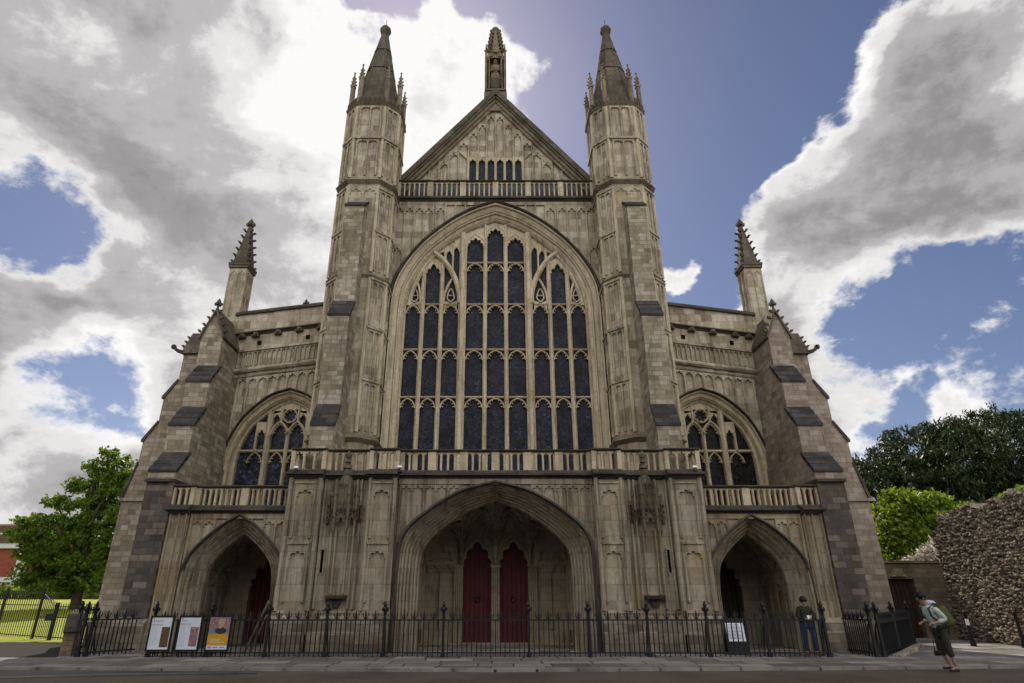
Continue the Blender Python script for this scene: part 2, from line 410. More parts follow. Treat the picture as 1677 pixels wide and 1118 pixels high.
class MB:
    def __init__(s, sx=1):
        s.v = []; s.f = []; s.fm = []; s.sx = sx; s.xf = None; s.shear = None; s.m = 0

    def vert(s, p):
        x, y, z = p
        if s.shear:
            k, xr = s.shear; z += k * (x - xr)
        if s.xf is not None:
            o, d = s.xf      # local x along d, local y into the face, z up
            x, y = o[0] + d[0] * x - d[1] * y, o[1] + d[1] * x + d[0] * y
        s.v.append((x * s.sx, y, z))
        return len(s.v) - 1

    def face(s, idx): s.f.append(tuple(idx)); s.fm.append(s.m)

    def poly(s, pts): s.face([s.vert(p) for p in pts])

    def hexa(s, p8):
        i = [s.vert(p) for p in p8]
        for q in ((0, 3, 2, 1), (4, 5, 6, 7), (0, 1, 5, 4), (1, 2, 6, 5), (2, 3, 7, 6), (3, 0, 4, 7)):
            s.face([i[k] for k in q])

    def box(s, x0, x1, y0, y1, z0, z1):
        s.hexa([(x0, y0, z0), (x1, y0, z0), (x1, y1, z0), (x0, y1, z0), (x0, y0, z1), (x1, y0, z1), (x1, y1, z1), (x0, y1, z1)])

    def prism(s, poly, y0, y1):
        """polygon in x-z, extruded along y"""
        a = [s.vert((x, y0, z)) for x, z in poly]; b = [s.vert((x, y1, z)) for x, z in poly]
        n = len(poly); s.face(a); s.face(b[::-1])
        for i in range(n): s.face((a[i], b[i], b[(i + 1) % n], a[(i + 1) % n]))

    def prism_x(s, poly, x0, x1):
        """polygon in y-z, extruded along x"""
        a = [s.vert((x0, y, z)) for y, z in poly]; b = [s.vert((x1, y, z)) for y, z in poly]
        n = len(poly); s.face(a); s.face(b[::-1])
        for i in range(n): s.face((a[i], b[i], b[(i + 1) % n], a[(i + 1) % n]))

    def frustum(s, ring0, z0, ring1, z1, cap0=True, cap1=True):
        a = [s.vert((x, y, z0)) for x, y in ring0]; b = [s.vert((x, y, z1)) for x, y in ring1]
        n = len(a)
        if cap0: s.face(a[::-1])
        if cap1: s.face(b)
        for i in range(n): s.face((a[i], a[(i + 1) % n], b[(i + 1) % n], b[i]))

    def cone(s, c, r0, z0, r1, z1, n=8, rot=None):
        rot = math.pi / n if rot is None else rot
        rg = lambda r: [(c[0] + r * math.cos(rot + 2 * math.pi * i / n), c[1] + r * math.sin(rot + 2 * math.pi * i / n)) for i in range(n)]
        s.frustum(rg(r0), z0, rg(max(r1, .001)), z1)

    def tube(s, pts, r, n=6, r1=None):
        pts = [Vector(p) for p in pts]; rings = []
        m = len(pts)
        for k, p in enumerate(pts):
            t = (pts[min(k + 1, m - 1)] - pts[max(k - 1, 0)]).normalized()
            up = Vector((0, 0, 1)) if abs(t.z) < .9 else Vector((1, 0, 0))
            a = t.cross(up).normalized(); b = t.cross(a)
            rr = r + ((r1 if r1 is not None else r) - r) * k / (m - 1)
            rings.append([s.vert(p + a * rr * math.cos(2 * math.pi * i / n) + b * rr * math.sin(2 * math.pi * i / n)) for i in range(n)])
        for k in range(m - 1):
            for i in range(n):
                s.face((rings[k][i], rings[k][(i + 1) % n], rings[k + 1][(i + 1) % n], rings[k + 1][i]))
        s.face(rings[0][::-1]); s.face(rings[-1])

    def ball(s, c, r, seg=8, sq=(1, 1, 1)):
        rows = []
        k = max(4, seg // 2 + 1)
        top = s.vert((c[0], c[1], c[2] + r * sq[2])); bot = s.vert((c[0], c[1], c[2] - r * sq[2]))
        for j in range(1, k):
            t = math.pi * j / k
            rows.append([s.vert((c[0] + r * sq[0] * math.sin(t) * math.cos(2 * math.pi * i / seg), c[1] + r * sq[1] * math.sin(t) * math.sin(2 * math.pi * i / seg), c[2] + r * sq[2] * math.cos(t))) for i in range(seg)])
        for i in range(seg):
            s.face((top, rows[0][i], rows[0][(i + 1) % seg])); s.face((bot, rows[-1][(i + 1) % seg], rows[-1][i]))
        for a, b in zip(rows, rows[1:]):
            for i in range(seg): s.face((a[i], b[i], b[(i + 1) % seg], a[(i + 1) % seg]))

    def strip(s, A, B):
        a = [s.vert(p) for p in A]; b = [s.vert(p) for p in B]
        for i in range(len(a) - 1): s.face((a[i], a[i + 1], b[i + 1], b[i]))

    # ---- gothic pieces
    def cusp_arch(s, cx, zs, w, rise, t, y0, y1, cusps=True):
        """thin pointed arch of tracery with cusps, open above"""
        arc = two_centred(w, rise, zs, 7)
        pts = [(cx - x, z) for x, z in arc[::-1]][:-1] + [(cx + x, z) for x, z in arc]
        s.bar(pts, t, y0, y1)
        if cusps:
            for q in (-1, 1):
                for k, (ln) in ((1, .36), (3, .40), (5, .26)):
                    x, z = arc[7 - k]
                    dx, dz = -x * q, (zs - rise * .15) - z; l = math.hypot(dx, dz) or 1
                    L = w * ln
                    s.bar([(cx + q * x, z), (cx + q * x + dx / l * L, z + dz / l * L * .6)], t * .75, y0 + .02, y1)

    def bar(s, pts, w, y0, y1, chamfer=.4):
        """mullion or tracery bar along a path in x-z with a chamfered front"""
        n = len(pts); L = []
        for k in range(n):
            a = pts[max(k - 1, 0)]; b = pts[min(k + 1, n - 1)]
            dx, dz = b[0] - a[0], b[1] - a[1]; l = math.hypot(dx, dz) or 1
            L.append((-dz / l, dx / l))
        h = w / 2; c = min(w * chamfer, (y1 - y0) * .8)
        prof = [(-h, y1), (-h, y0 + c), (-h * .35, y0), (h * .35, y0), (h, y0 + c), (h, y1)]
        rows = [[s.vert((p[0] + q[0] * o, y, p[1] + q[1] * o)) for p, q in zip(pts, L)] for o, y in prof]
        for A, B in zip(rows, rows[1:]):
            for i in range(n - 1): s.face((A[i], A[i + 1], B[i + 1], B[i]))
        s.face([r[0] for r in rows]); s.face([r[-1] for r in rows][::-1])

    def head(s, cx, zs, w, rise, W, top, y0, y1, lobes=3, depth=.3, n=26):
        """stone plate (width 2W, from zs up to zs+top) with a cusped pointed opening of half width w and height rise"""
        Rr = (rise * rise + w * w) / (2 * w); d = Rr - w
        angs = sorted(set([math.pi * i / n for i in range(n + 1)] + [math.atan2(top, W), math.pi - math.atan2(top, W)]))
        A = []; B = []
        for t in angs:
            c, q = abs(math.cos(t)), math.sin(t)
            r = -c * d + math.sqrt(max(c * c * d * d - d * d + Rr * Rr, 0))
            if lobes:
                k = t * lobes / math.pi; e = abs(k - round(k)); inner = 0 < round(k) < lobes
                r *= 1 - (depth if inner else depth * .45) * max(0, 1 - e / .34)
            ro = min(W / max(c, 1e-6), top / max(q, 1e-6))
            r = min(r, ro * .96)
            A.append((cx + math.copysign(r * c, math.cos(t)), zs + r * q)); B.append((cx + math.copysign(ro * c, math.cos(t)), zs + ro * q))
        s.strip([(x, y0, z) for x, z in A], [(x, y0, z) for x, z in B])
        s.strip([(x, y1, z) for x, z in A], [(x, y0, z) for x, z in A])

    def arcade(s, x0, x1, n, zb, zt, y0, y1, mull=.07, rise=1.15, lobes=3, depth=.32, ends=True, zbf=None, hood=.12):
        """row of n blind or pierced lights"""
        p = (x1 - x0) / n; w = (p - mull) / 2; hh = w * rise * 1.0 + hood
        for i in range(n + 1):
            if not ends and i in (0, n): continue
            x = x0 + p * i
            b = zb if zbf is None else max(zb, zbf(x))
            if b < zt - .02: s.bar([(x, b), (x, zt)], mull, y0, y1)
        for i in range(n):
            cx = x0 + p * (i + .5)
            if zbf is not None and max(zbf(cx - w), zbf(cx + w)) > zt - hh: continue
            s.head(cx, zt - hh, w, w * rise, p / 2, hh, y0 + .012, y1, lobes, depth)

    def arch_sweep(s, A, B, prof):
        """moulded arch between outer path A and inner path B; prof = [(t, y)]"""
        rows = [[s.vert((a[0] + (b[0] - a[0]) * t, y, a[1] + (b[1] - a[1]) * t)) for a, b in zip(A, B)] for t, y in prof]
        for P, Q in zip(rows, rows[1:]):
            for i in range(len(P) - 1): s.face((P[i], P[i + 1], Q[i + 1], Q[i]))

    def arch_wall(s, x0, x1, z0, zt, y, A):
        """flat wall in plane y from x0..x1, z0..zt(x) with the arch A cut out"""
        ztf = zt if callable(zt) else (lambda x: zt)
        xa, xb = A[0][0], A[-1][0]
        if xa > x0: s.poly([(x0, y, z0), (xa, y, z0), (xa, y, ztf(xa)), (x0, y, ztf(x0))])
        if x1 > xb: s.poly([(xb, y, z0), (x1, y, z0), (x1, y, ztf(x1)), (xb, y, ztf(xb))])
        for a, b in zip(A, A[1:]):
            if b[0] - a[0] > 1e-5:
                s.poly([(a[0], y, a[1]), (b[0], y, b[1]), (b[0], y, max(ztf(b[0]), b[1])), (a[0], y, max(ztf(a[0]), a[1]))])

    def build(s, name, mats, parent=None, smooth=False, origin=None):
        me = bpy.data.meshes.new(name)
        org = Vector(origin if origin is not None else (parent['org'] if parent is not None and 'org' in parent else (0, 0, 0)))
        me.from_pydata([tuple(Vector(v) - org) for v in s.v], [], s.f)
        if not isinstance(mats, (list, tuple)): mats = [mats]
        for m in mats: me.materials.append(m)
        if len(mats) > 1: me.polygons.foreach_set('material_index', s.fm)
        if smooth: me.polygons.foreach_set('use_smooth', [True] * len(me.polygons))
        me.update()
        o = bpy.data.objects.new(name, me); scene.collection.objects.link(o)
        if parent is not None:
            o.parent = parent
            o['org'] = parent['org'] if 'org' in parent else (0, 0, 0)
        else:
            o.location = org
        return o


def thing(name, label, cat, loc=(0, 0, 0), group=None, world_children=True):
    o = bpy.data.objects.new(name, None); scene.collection.objects.link(o)
    o.empty_display_size = .2
    o.location = loc
    o['label'] = label; o['category'] = cat
    if group: o['group'] = group
    o['org'] = tuple(loc) if world_children else (0, 0, 0)
    return o


def tag(o, label, cat, group=None):
    o['label'] = label; o['category'] = cat
    if group: o['group'] = group
    return o


def structure(o): o['kind'] = 'structure'; return o


def smoothpts(P, n):
    P = [Vector(p) for p in P]; out = []
    m = len(P) - 1
    for i in range(n + 1):
        t = i / n * m; k = min(int(t), m - 1); u = t - k
        p0 = P[k - 1] if k > 0 else P[k] * 2 - P[k + 1]
        p3 = P[k + 2] if k + 2 <= m else P[k + 1] * 2 - P[k]
        p1, p2 = P[k], P[k + 1]
        q = .5 * ((2 * p1) + (p2 - p0) * u + (2 * p0 - 5 * p1 + 4 * p2 - p3) * u * u + (3 * p1 - p0 - 3 * p2 + p3) * u ** 3)
        out.append(tuple(q))
    return out


def arch_path(half, zb, cx=0.0, n=24):
    """half = [(0, apex) ... (w, spring)], mirrored, with jambs down to zb"""
    h = smoothpts(half, n)
    h[0] = (0.0, h[0][1])
    left = [(cx - x, z) for x, z in h[::-1]]; right = [(cx + x, z) for x, z in h[1:]]
    return [(left[0][0], zb)] + left + right + [(right[-1][0], zb)]


def arch_z(path):
    xs = [p[0] for p in path[1:-1]]; zs = [p[1] for p in path[1:-1]]
    def f(x):
        if x <= xs[0] or x >= xs[-1]: return -99
        return float(np.interp(x, xs, zs))
    return f


def two_centred(w, rise, zs, n=16):
    """half pointed arch from apex to springing as [(x,z)]"""
    Rr = (rise * rise + w * w) / (2 * w); d = Rr - w
    a0 = math.atan2(rise, d)
    return [(-d + Rr * math.cos(a0 * (1 - i / n)), zs + Rr * math.sin(a0 * (1 - i / n))) for i in range(n + 1)]


def chamfer_ring(cx, cy, h, f):
    """square of half size h whose corners are cut so that each flat is 2f wide, front face first"""
    return [(cx - f, cy - h), (cx + f, cy - h), (cx + h, cy - f), (cx + h, cy + f), (cx + f, cy + h), (cx - f, cy + h), (cx - h, cy + f), (cx - h, cy - f)]


def crocket(mb, x, y, z, dx, dy, s):
    """small leafy knob leaning outwards"""
    mb.hexa([(x - s * .5 + 0, y - s * .5, z - s * .5), (x + s * .5, y - s * .5, z - s * .5), (x + s * .5, y + s * .5, z - s * .5), (x - s * .5, y + s * .5, z - s * .5),
             (x - s * .6 + dx * s, y - s * .6 + dy * s, z + s * .5), (x + s * .6 + dx * s, y - s * .6 + dy * s, z + s * .5), (x + s * .6 + dx * s, y + s * .6 + dy * s, z + s * .5), (x - s * .6 + dx * s, y + s * .6 + dy * s, z + s * .5)])


def finial(mb, x, y, z, s):
    """cross-shaped leafy finial of height about 2.2 s"""
    mb.cone((x, y), s * .22, z, s * .16, z + s * 1.0, 6)
    mb.box(x - s * .62, x + s * .62, y - s * .2, y + s * .2, z + s * .85, z + s * 1.25)
    mb.box(x - s * .2, x + s * .2, y - s * .62, y + s * .62, z + s * .87, z + s * 1.22)
    mb.cone((x, y), s * .28, z + s * 1.25, s * .34, z + s * 1.6, 6)
    mb.cone((x, y), s * .34, z + s * 1.6, s * .05, z + s * 2.1, 6)


def crocketed_spire(mb, cx, cy, h, z0, z1, n_cro, s, f=None, top=.08):
    f = h * .42 if f is None else f
    mb.frustum(chamfer_ring(cx, cy, h, f), z0, chamfer_ring(cx, cy, top, top * .42), z1)
    for k in range(n_cro):
        t = (k + .25) / n_cro
        r = h + (top - h) * t
        for ax, ay in ((.80, .80), (-.80, .80), (.80, -.80), (-.80, -.80)):
            crocket(mb, cx + ax * (r + s * .3), cy + ay * (r + s * .3), z0 + (z1 - z0) * t, ax * .7, ay * .7, s)


def cornice(mb, x0, x1, y, z0, z1, proj, back):
    """moulded string course along x: bevelled underside and weathered top"""
    h = z1 - z0
    mb.prism_x([(back, z0), (y, z0), (y - proj * .35, z0 + h * .28), (y - proj * .45, z0 + h * .45), (y - proj, z0 + h * .55), (y - proj, z0 + h * .8), (y, z1), (back, z1)], x0, x1)


def balustrade(parent, name, segs, zb, zt, back_t=.13, sx=1, label=None, mat=None):
    """pierced parapet; segs = [(x0, x1, y, n_lights)]"""
    holder = MB(sx)      # the pierced screen itself is the part's own mesh
    rails = []
    rh, bh = .11, .11
    for x0, x1, y, n in segs:
        holder.arcade(x0 + .07, x1 - .07, n, zb + bh, zt - rh, y, y + back_t, mull=.075, rise=1.1, lobes=3, depth=.38, hood=.03)
        p = (x1 - .14 - x0) / n; w = (p - .085) / 2
        for xx in (x0, x1 - .14):
            holder.box(xx, xx + .14, y - .03, y + back_t + .02, zb + bh, zt - rh)
        rail, base = MB(sx), MB(sx)
        rail.prism_x([(y + back_t + .06, zt - rh), (y - .03, zt - rh), (y - .1, zt - rh * .55), (y - .1, zt - rh * .35), (y + .02, zt), (y + back_t - .02, zt), (y + back_t + .06, zt - .06)], x0 + .003, x1 - .003)
        base.prism_x([(y + back_t + .04, zb), (y - .1, zb), (y - .1, zb + bh * .5), (y - .02, zb + bh), (y + back_t + .02, zb + bh)], x0 + .003, x1 - .003)
        rails.append((rail, base))
    o = holder.build(name, mat or trac_stone, parent)
    for rail, base in rails:
        rail.build('top_rail', dark_stone, o); base.build('base_rail', dark_stone, o)
    return o


# ================================================================== ground
def sheet(name, x0, x1, y0, y1, z, m):
    b = MB(); b.poly([(x0, y0, z), (x1, y0, z), (x1, y1, z), (x0, y1, z)])
    return structure(b.build(name, m))


earth_m = flat('far_ground', (.06, .075, .03), .95, noise=.4, nscale=.3)
sheet('ground', -900, 900, -900, 1500, -.12, earth_m)
sheet('road', -70, 70, -60, 18.2, -.05, road_m)
pb = MB()
kerb = [(-70, 17.0), (-12.3, 16.92), (0, 16.45), (8, 16.85), (13.5, 17.3), (70, 19.5)]
for (xa, ya), (xb, yb) in zip(kerb, kerb[1:]):
    pb.poly([(xa, ya, 0), (xb, yb, 0), (xb, 45, 0), (xa, 45, 0)])
    pb.poly([(xa, ya, 0), (xb, yb, 0), (xb, yb, -.12), (xa, ya, -.12)])
structure(pb.build('pavement', paving_m))
kb = MB(); r_ = random.Random(3)
for (xa, ya), (xb, yb) in zip(kerb[1:-1], kerb[2:]):
    n = int((xb - xa) / 1.0)
    for k in range(n):
        a, c = k / n + .004, (k + 1) / n - .004
        x0, y0, x1, y1 = xa + (xb - xa) * a, ya + (yb - ya) * a, xa + (xb - xa) * c, ya + (yb - ya) * c
        h = .012 + .010 * r_.random(); o = .02 * r_.random()
        kb.hexa([(x0, y0 - .02 - o, -.11), (x1, y1 - .02 - o, -.11), (x1, y1 + .17, -.11), (x0, y0 + .17, -.11), (x0, y0 - .02 - o, h), (x1, y1 - .02 - o, h), (x1, y1 + .17, h), (x0, y0 + .17, h)])
structure(kb.build('kerb', flat('pale_kerb_stone', (.30, .275, .25), .8, noise=.55, nscale=1.3)))
# left path before the railings, its shade painted into the tarmac colour
tp = MB(); tp.poly([(-60, 19.3, .004), (-12.7, 19.6, .004), (-15.6, 26.6, .004), (-22, 29.6, .004), (-60, 33, .004)])
structure(tp.build('path', flat('shaded_path_tarmac', (.040, .034, .028), .95, noise=.4, nscale=30, spec=.1)))
# drain channel set in the road
dm = flat('drain_setts', (.05, .05, .055), .7, noise=.5, nscale=6)
dl = flat('pale_drain_setts', (.16, .155, .155), .7, noise=.5, nscale=6)
dc = MB()
for off, w, k in ((0, .16, 0), (.2, .3, 1), (.55, .16, 0)):
    dc.m = k
    P0 = [(-30, 12.6 - off), (-14, 15.0 - off), (-9, 16.25 - off * .8), (-5.6, 16.55 - off * .6)]
    for a, b in zip(P0, P0[1:]):
        dc.poly([(a[0], a[1], -.046), (b[0], b[1], -.046), (b[0], b[1] - w, -.046), (a[0], a[1] - w, -.046)])
structure(dc.build('drain_channel', [dm, dl]))
# lawn rising gently behind the left railings
lb = MB(); nx, ny = 30, 20
gx = np.linspace(-110, -13.2, nx); gy = np.linspace(26.0, 74, ny)
lift = lambda y: max(0, y - 29) * .042
for j in range(ny - 1):
    for i in range(nx - 1):
        lb.poly([(gx[i], gy[j], lift(gy[j]) + .008), (gx[i + 1], gy[j], lift(gy[j]) + .008), (gx[i + 1], gy[j + 1], lift(gy[j + 1]) + .008), (gx[i], gy[j + 1], lift(gy[j + 1]) + .008)])
structure(lb.build('lawn', lawn_m))
pale = flat('pale_gravel_path', (.34, .30, .25), .9, noise=.3, nscale=4)
gp = MB()
for (xa, ya, xb, yb, w) in ((-60, 33.0, -16, 34.6, .55), (-60, 40.5, -16, 37.5, .5)):
    gp.poly([(xa, ya, lift(ya) + .02), (xb, yb, lift(yb) + .02), (xb, yb + w, lift(yb + w) + .02), (xa, ya + w, lift(ya + w) + .02)])
structure(gp.build('gravel_path', pale))

# ================================================================== the cathedral
C = thing('cathedral', 'grey limestone gothic cathedral front with huge arched west window, twin turrets and triple porch', 'cathedral', (0, 22, 0))

# ---------- body behind the front
b = MB()
b.box(-5.6, 5.6, 26.0, 72, 0, 20.0)
b.build('nave', ashlar, C)
b = MB()
b.prism([(-5.9, 19.9), (5.9, 19.9), (5.9, 20.1), (0, 26.4), (-5.9, 20.1)], 25.95, 72.2)
b.build('nave_roof', roof_lead, C)
for s in (-1, 1):
    b = MB(s); b.box(5.6, 12.2, 25.9, 72, 0, 12.2)
    for k in range(5):      # side buttresses down the aisle
        y = 32 + 8 * k
        b.box(12.2, 14.0, y, y + 1.1, 0, 9.5)
    b.build('aisle', ashlar, C)
    b = MB(s); b.prism([(5.6, 12.2), (12.3, 12.2), (12.3, 12.7), (5.6, 14.0)], 25.9, 72.2)
    b.build('aisle_roof', roof_lead, C)

# ---------- west wall and great window
W_out = arch_path([(0, 19.75), (1.19, 19.29), (2.29, 18.58), (3.1, 17.86), (3.78, 17.10), (4.48, 16.0), (4.83, 15.06), (4.95, 14.0)], 5.4, n=30)
W_in = arch_path([(0, 18.86), (.81, 18.55), (1.63, 18.10), (2.52, 17.36), (3.05, 16.88), (3.57, 16.15), (3.9, 15.4), (4.10, 14.8), (4.2, 14.0)], 5.4, n=30)
wz = arch_z(W_out); iz = arch_z(W_in)
b = MB()
b.arch_wall(-5.4, 5.4, 5.4, 19.7, 25.0, W_out)
b.poly([(-5.4, 25, 19.7), (5.4, 25, 19.7), (5.4, 25.7, 19.7), (-5.4, 25.7, 19.7)])
wall = b.build('west_wall', dressed, C)
for s in (-1, 1):
    b = MB()
    for x0, x1 in ((1.0, 2.95), (3.05, 4.95)):
        n = 4
        for k in range(n):
            p = (x1 - x0) / n
            xa, xb = sorted((s * (x0 + p * k), s * (x0 + p * (k + 1))))
            lo = max(wz(min(abs(xa), abs(xb))), -99)
            hz = max(wz(xa), wz(xb), wz((xa + xb) / 2))
            if hz < 18.75: b.head((xa + xb) / 2, 19.02, p / 2 - .04, .30, p / 2, .5, 24.93, 25.0, 3, .38)
            if hz < 16.55: b.head((xa + xb) / 2, 16.75, p / 2 - .04, .30, p / 2, .5, 24.93, 25.0, 3, .38)
    for x in (1.0, 1.49, 1.97, 2.46, 2.95, 3.05, 3.52, 4.0, 4.47, 4.9):
        lo = max(wz(s * (x + .05)), wz(s * (x - .05)), 6) + .05
        if lo < 19.45: b.bar([(s * x, lo), (s * x, 19.52)], .085, 24.92, 25.0)
    b.build('panelling', dressed, wall)
b = MB(); b.box(-4.95, 4.95, 24.93, 25.0, 19.5, 19.7); b.build('string_course', dressed, wall)

ww = MB()
ww.arch_sweep(W_out, W_in, [(.13, 25.0), (.17, 24.9), (.24, 24.93), (.27, 25.05), (.36, 25.06), (.52, 25.13), (.55, 25.2), (.60, 25.14), (.66, 25.16), (.69, 25.26), (.84, 25.3), (.88, 25.36), (.93, 25.33), (1.0, 25.42), (1.0, 25.6)])
win = ww.build('west_window', trac_stone, C)
b = MB()
b.arch_sweep(W_out, W_in, [(-.02, 25.02), (-.03, 24.86), (.05, 24.80), (.12, 24.86), (.13, 25.02)])
b.build('hood_mould', dark_stone, win)
gb = MB()
gin = [(x, z) for x, z in W_in]
for a, c in zip(gin[1:], gin[2:-1]):
    gb.poly([(a[0], 25.62, 6.0), (c[0], 25.62, 6.0), (c[0], 25.62, c[1]), (a[0], 25.62, a[1])])
gb.build('glass', glass_w, win)
MULL = {.49: .19, 1.56: .36, 2.55: .20, 3.43: .20}
edges = [(-.39, .39), (.59, 1.37), (1.75, 2.44), (2.66, 3.32), (3.54, 4.2)]
for s in (-1, 1):
    for x, w in MULL.items():
        top = iz(x) - .02
        if x > 2: top = {2.55: 16.6, 3.43: 16.3}[x]
        mb = MB(s); mb.bar([(x, 6.0), (x, top)], w, 25.40 if w < .3 else 25.28, 25.62)
        mb.build('mullion', trac_stone, win)
for z, xs in ((9.73, 4.2), (12.0, 4.2), (14.3, 4.18), (16.55, 1.5)):
    t = MB()
    for x0, x1 in ((-xs, xs),):
        t.prism_x([(25.62, z - .05), (25.47, z - .045), (25.44, z + .0), (25.52, z + .05), (25.62, z + .05)], x0, x1)
    for s in (-1, 1):
        for i, (x0, x1) in enumerate(edges):
            if x0 < 0 and s < 0: continue
            if z > 16 and i > 1: continue
            cx, w = (x0 + x1) / 2 * s, (x1 - x0) / 2
            t.cusp_arch(cx, z - .50, w - .01, .43, .055, 25.46, 25.62)
    t.build('transom', trac_stone, win)
t = MB()
# heads of the three middle lights
for cx, zt, w in ((0, 18.62, .38), (.98, 18.08, .38), (-.98, 18.08, .38)):
    t.head(cx, zt - .62, w, .46, w + .06, .62, 25.45, 25.62, 5, .26)
    for q in (-1, 1): t.bar([(cx + q * (w + .08), zt - .35), (cx, zt + .08)], .09, 25.42, 25.62)
for s in (-1, 1):
    # stone filling between the middle heads and the arch
    pts = [(.60, 18.0), (1.36, 18.0)] + [(x, iz(x)) for x in (1.36, 1.1, .8, .6)]
    t.prism([(s * x, z) for x, z in [(.55, 18.05), (1.42, 18.05), (1.42, iz(1.42)), (1.0, iz(1.0)), (.55, iz(.55))]], 25.5, 25.63)
    t.prism([(s * x, z) for x, z in [(0, 18.58), (.42, 18.58), (.55, 18.3), (.55, iz(.55)), (.25, iz(.25)), (0, iz(0))]], 25.5, 25.63)
    # great sub-arch over the three side lights
    sub = smoothpts([(1.68, 14.3), (1.72, 14.9), (1.90, 15.55), (2.18, 16.15), (2.55, 16.68), (2.98, 17.06)], 16)
    t.bar([(s * x, z) for x, z in sub], .24, 25.30, 25.62)
    # the other half follows the main arch
    sub2 = smoothpts([(2.98, 17.0), (3.5, 16.25), (3.85, 15.45), (4.05, 14.8), (4.16, 14.2)], 14)
    t.bar([(s * (x - .06), z) for x, z in sub2], .2, 25.38, 25.62)
    # daggers between sub-arch and middle lights
    t.bar([(s * 2.07, 15.7), (s * 2.07, iz(2.07) - .1)], .09, 25.46, 25.62)
    t.bar([(s * 2.45, 16.3), (s * 2.45, iz(2.45) - .1)], .13, 25.46, 25.62)
    t.prism([(s * x, z) for x, z in [(1.74, 17.4), (2.03, 17.4), (2.03, iz(2.0)), (1.74, iz(1.74))]], 25.5, 25.63)
    t.head(s * 1.91, 17.1, .14, .3, .18, .4, 25.48, 25.62, 0)
    t.head(s * 2.26, 16.95, .13, .25, .18, .32, 25.48, 25.62, 0)
    t.prism([(s * x, z) for x, z in [(2.1, 17.2), (2.45, 17.2), (2.9, 17.0), (2.45, iz(2.45)), (2.1, iz(2.1))]], 25.5, 25.63)
    # head of the middle side light
    t.head(s * 2.99, 15.95, .32, .5, .38, .75, 25.46, 25.62, 3, .3)
    t.prism([(s * x, z) for x, z in [(2.55, 16.6), (3.4, 16.45), (2.98, 17.0)]], 25.5, 25.63)
    # Y-tracery and almond shapes over the outer side lights
    for x0 in (2.10, 3.87):
        q = 1 if x0 < 3 else -1
        cx = x0
        t.bar([(s * (cx - .30), 14.3), (s * (cx - .22), 14.75), (s * (cx + .05), 15.35)], .09, 25.42, 25.62) if False else None
    t.bar([(s * x, z) for x, z in smoothpts([(2.45, 14.3), (2.42, 14.8), (2.25, 15.3), (2.08, 15.62)], 8)], .11, 25.42, 25.62)
    t.bar([(s * x, z) for x, z in smoothpts([(3.53, 14.3), (3.57, 14.8), (3.68, 15.3), (3.80, 15.55)], 8)], .11, 25.42, 25.62)
    for cx in (2.12, 3.83):
        loop = smoothpts([(cx, 14.40), (cx + .17, 14.65), (cx, 15.12), (cx - .17, 14.65), (cx, 14.40)], 16)
        t.bar([(s * x, z) for x, z in loop], .06, 25.46, 25.62)
        t.bar([(s * (cx - .16), 14.76), (s * (cx + .16), 14.76)], .05, 25.48, 25.62)
        t.prism([(s * x, z) for x, z in [(cx - .3, 14.05), (cx - .06, 14.38), (cx - .3, 14.5)]], 25.5, 25.63)
        t.prism([(s * x, z) for x, z in [(cx + .3, 14.05), (cx + .06, 14.38), (cx + .3, 14.5)]], 25.5, 25.63)
t.build('tracery', trac_stone, win)

# ---------- gable
G0, GA = 19.85, 27.0
gin_w, gin_a = 4.15, 26.4
b = MB()
b.poly([(-5.0, 25.6, 19.6), (5.0, 25.6, 19.6), (5.0, 25.6, 21.3), (0, 25.6, 26.9), (-5.0, 25.6, 21.3)])
b.box(-5.2, 5.2, 25.0, 26.0, 19.55, 19.75)
gab = b.build('gable', dressed, C)
b = MB()
slope = (gin_a - 21.3) / gin_w
gz = lambda x: gin_a - slope * abs(x)
for s in (-1, 1):
    xs = [0.0, .47, .93, 1.42, 1.95, 2.45, 2.95, 3.45, 3.9]
    for x in xs:
        if s < 0 and x == 0: continue
        base = 22.85 if x < 1.41 else 21.5
        b.bar([(s * x, base), (s * x, gz(x))], .10 if x else .13, 25.5, 25.6)
    for x0, x1 in zip(xs, xs[1:]):
        cx = (x0 + x1) / 2; w = (x1 - x0) / 2
        zt = gz(x1) + .05
        if zt - .62 > (22.85 if x1 < 1.5 else 21.6):
            b.head(s * cx, zt - .52, w - .05, .34, w, .55, 25.52, 25.6, 3, .38)
            b.prism([(s * x, z) for x, z in [(x0, zt), (x1, zt), (x0, gz(x0))]], 25.53, 25.61)
    b.bar([(s * 1.45, 23.0), (s * 1.95, 23.35), (s * 2.45, 23.55)], .06, 25.52, 25.6) if False else None
    b.bar([(s * 1.42, 22.75), (s * 2.0, 23.35), (s * 3.0, 22.15)], .09, 25.49, 25.6)
b.build('panelling', dressed, gab)
b = MB(); b.box(-1.5, 1.5, 25.47, 25.6, 22.82, 22.93); b.build('window_lintel', dressed, gab)
# six-light window of the gable
b = MB()
for k in range(6):
    cx = (-2.5 + k) * .475
    b.head(cx, 22.52, .17, .22, .2375, .32, 25.45, 25.6, 3, .3)
for k in range(7): b.bar([((-3 + k) * .475, 21.3), ((-3 + k) * .475, 22.84)], .135, 25.42, 25.6)
gw = b.build('gable_window', trac_stone, gab)
for s in (-1, 1):
    b = MB(s); b.box(0.0 if s > 0 else .002, 4.9, 25.5, 25.6, 19.8, 21.25); b.build('dark_backing', backing_dark, gab)  # dark sheet backing the balustrade openings
b = MB(); b.poly([(-1.42, 25.57, 21.3), (1.42, 25.57, 21.3), (1.42, 25.57, 22.8), (-1.42, 25.57, 22.8)])
b.build('glass', glass_w, gw)
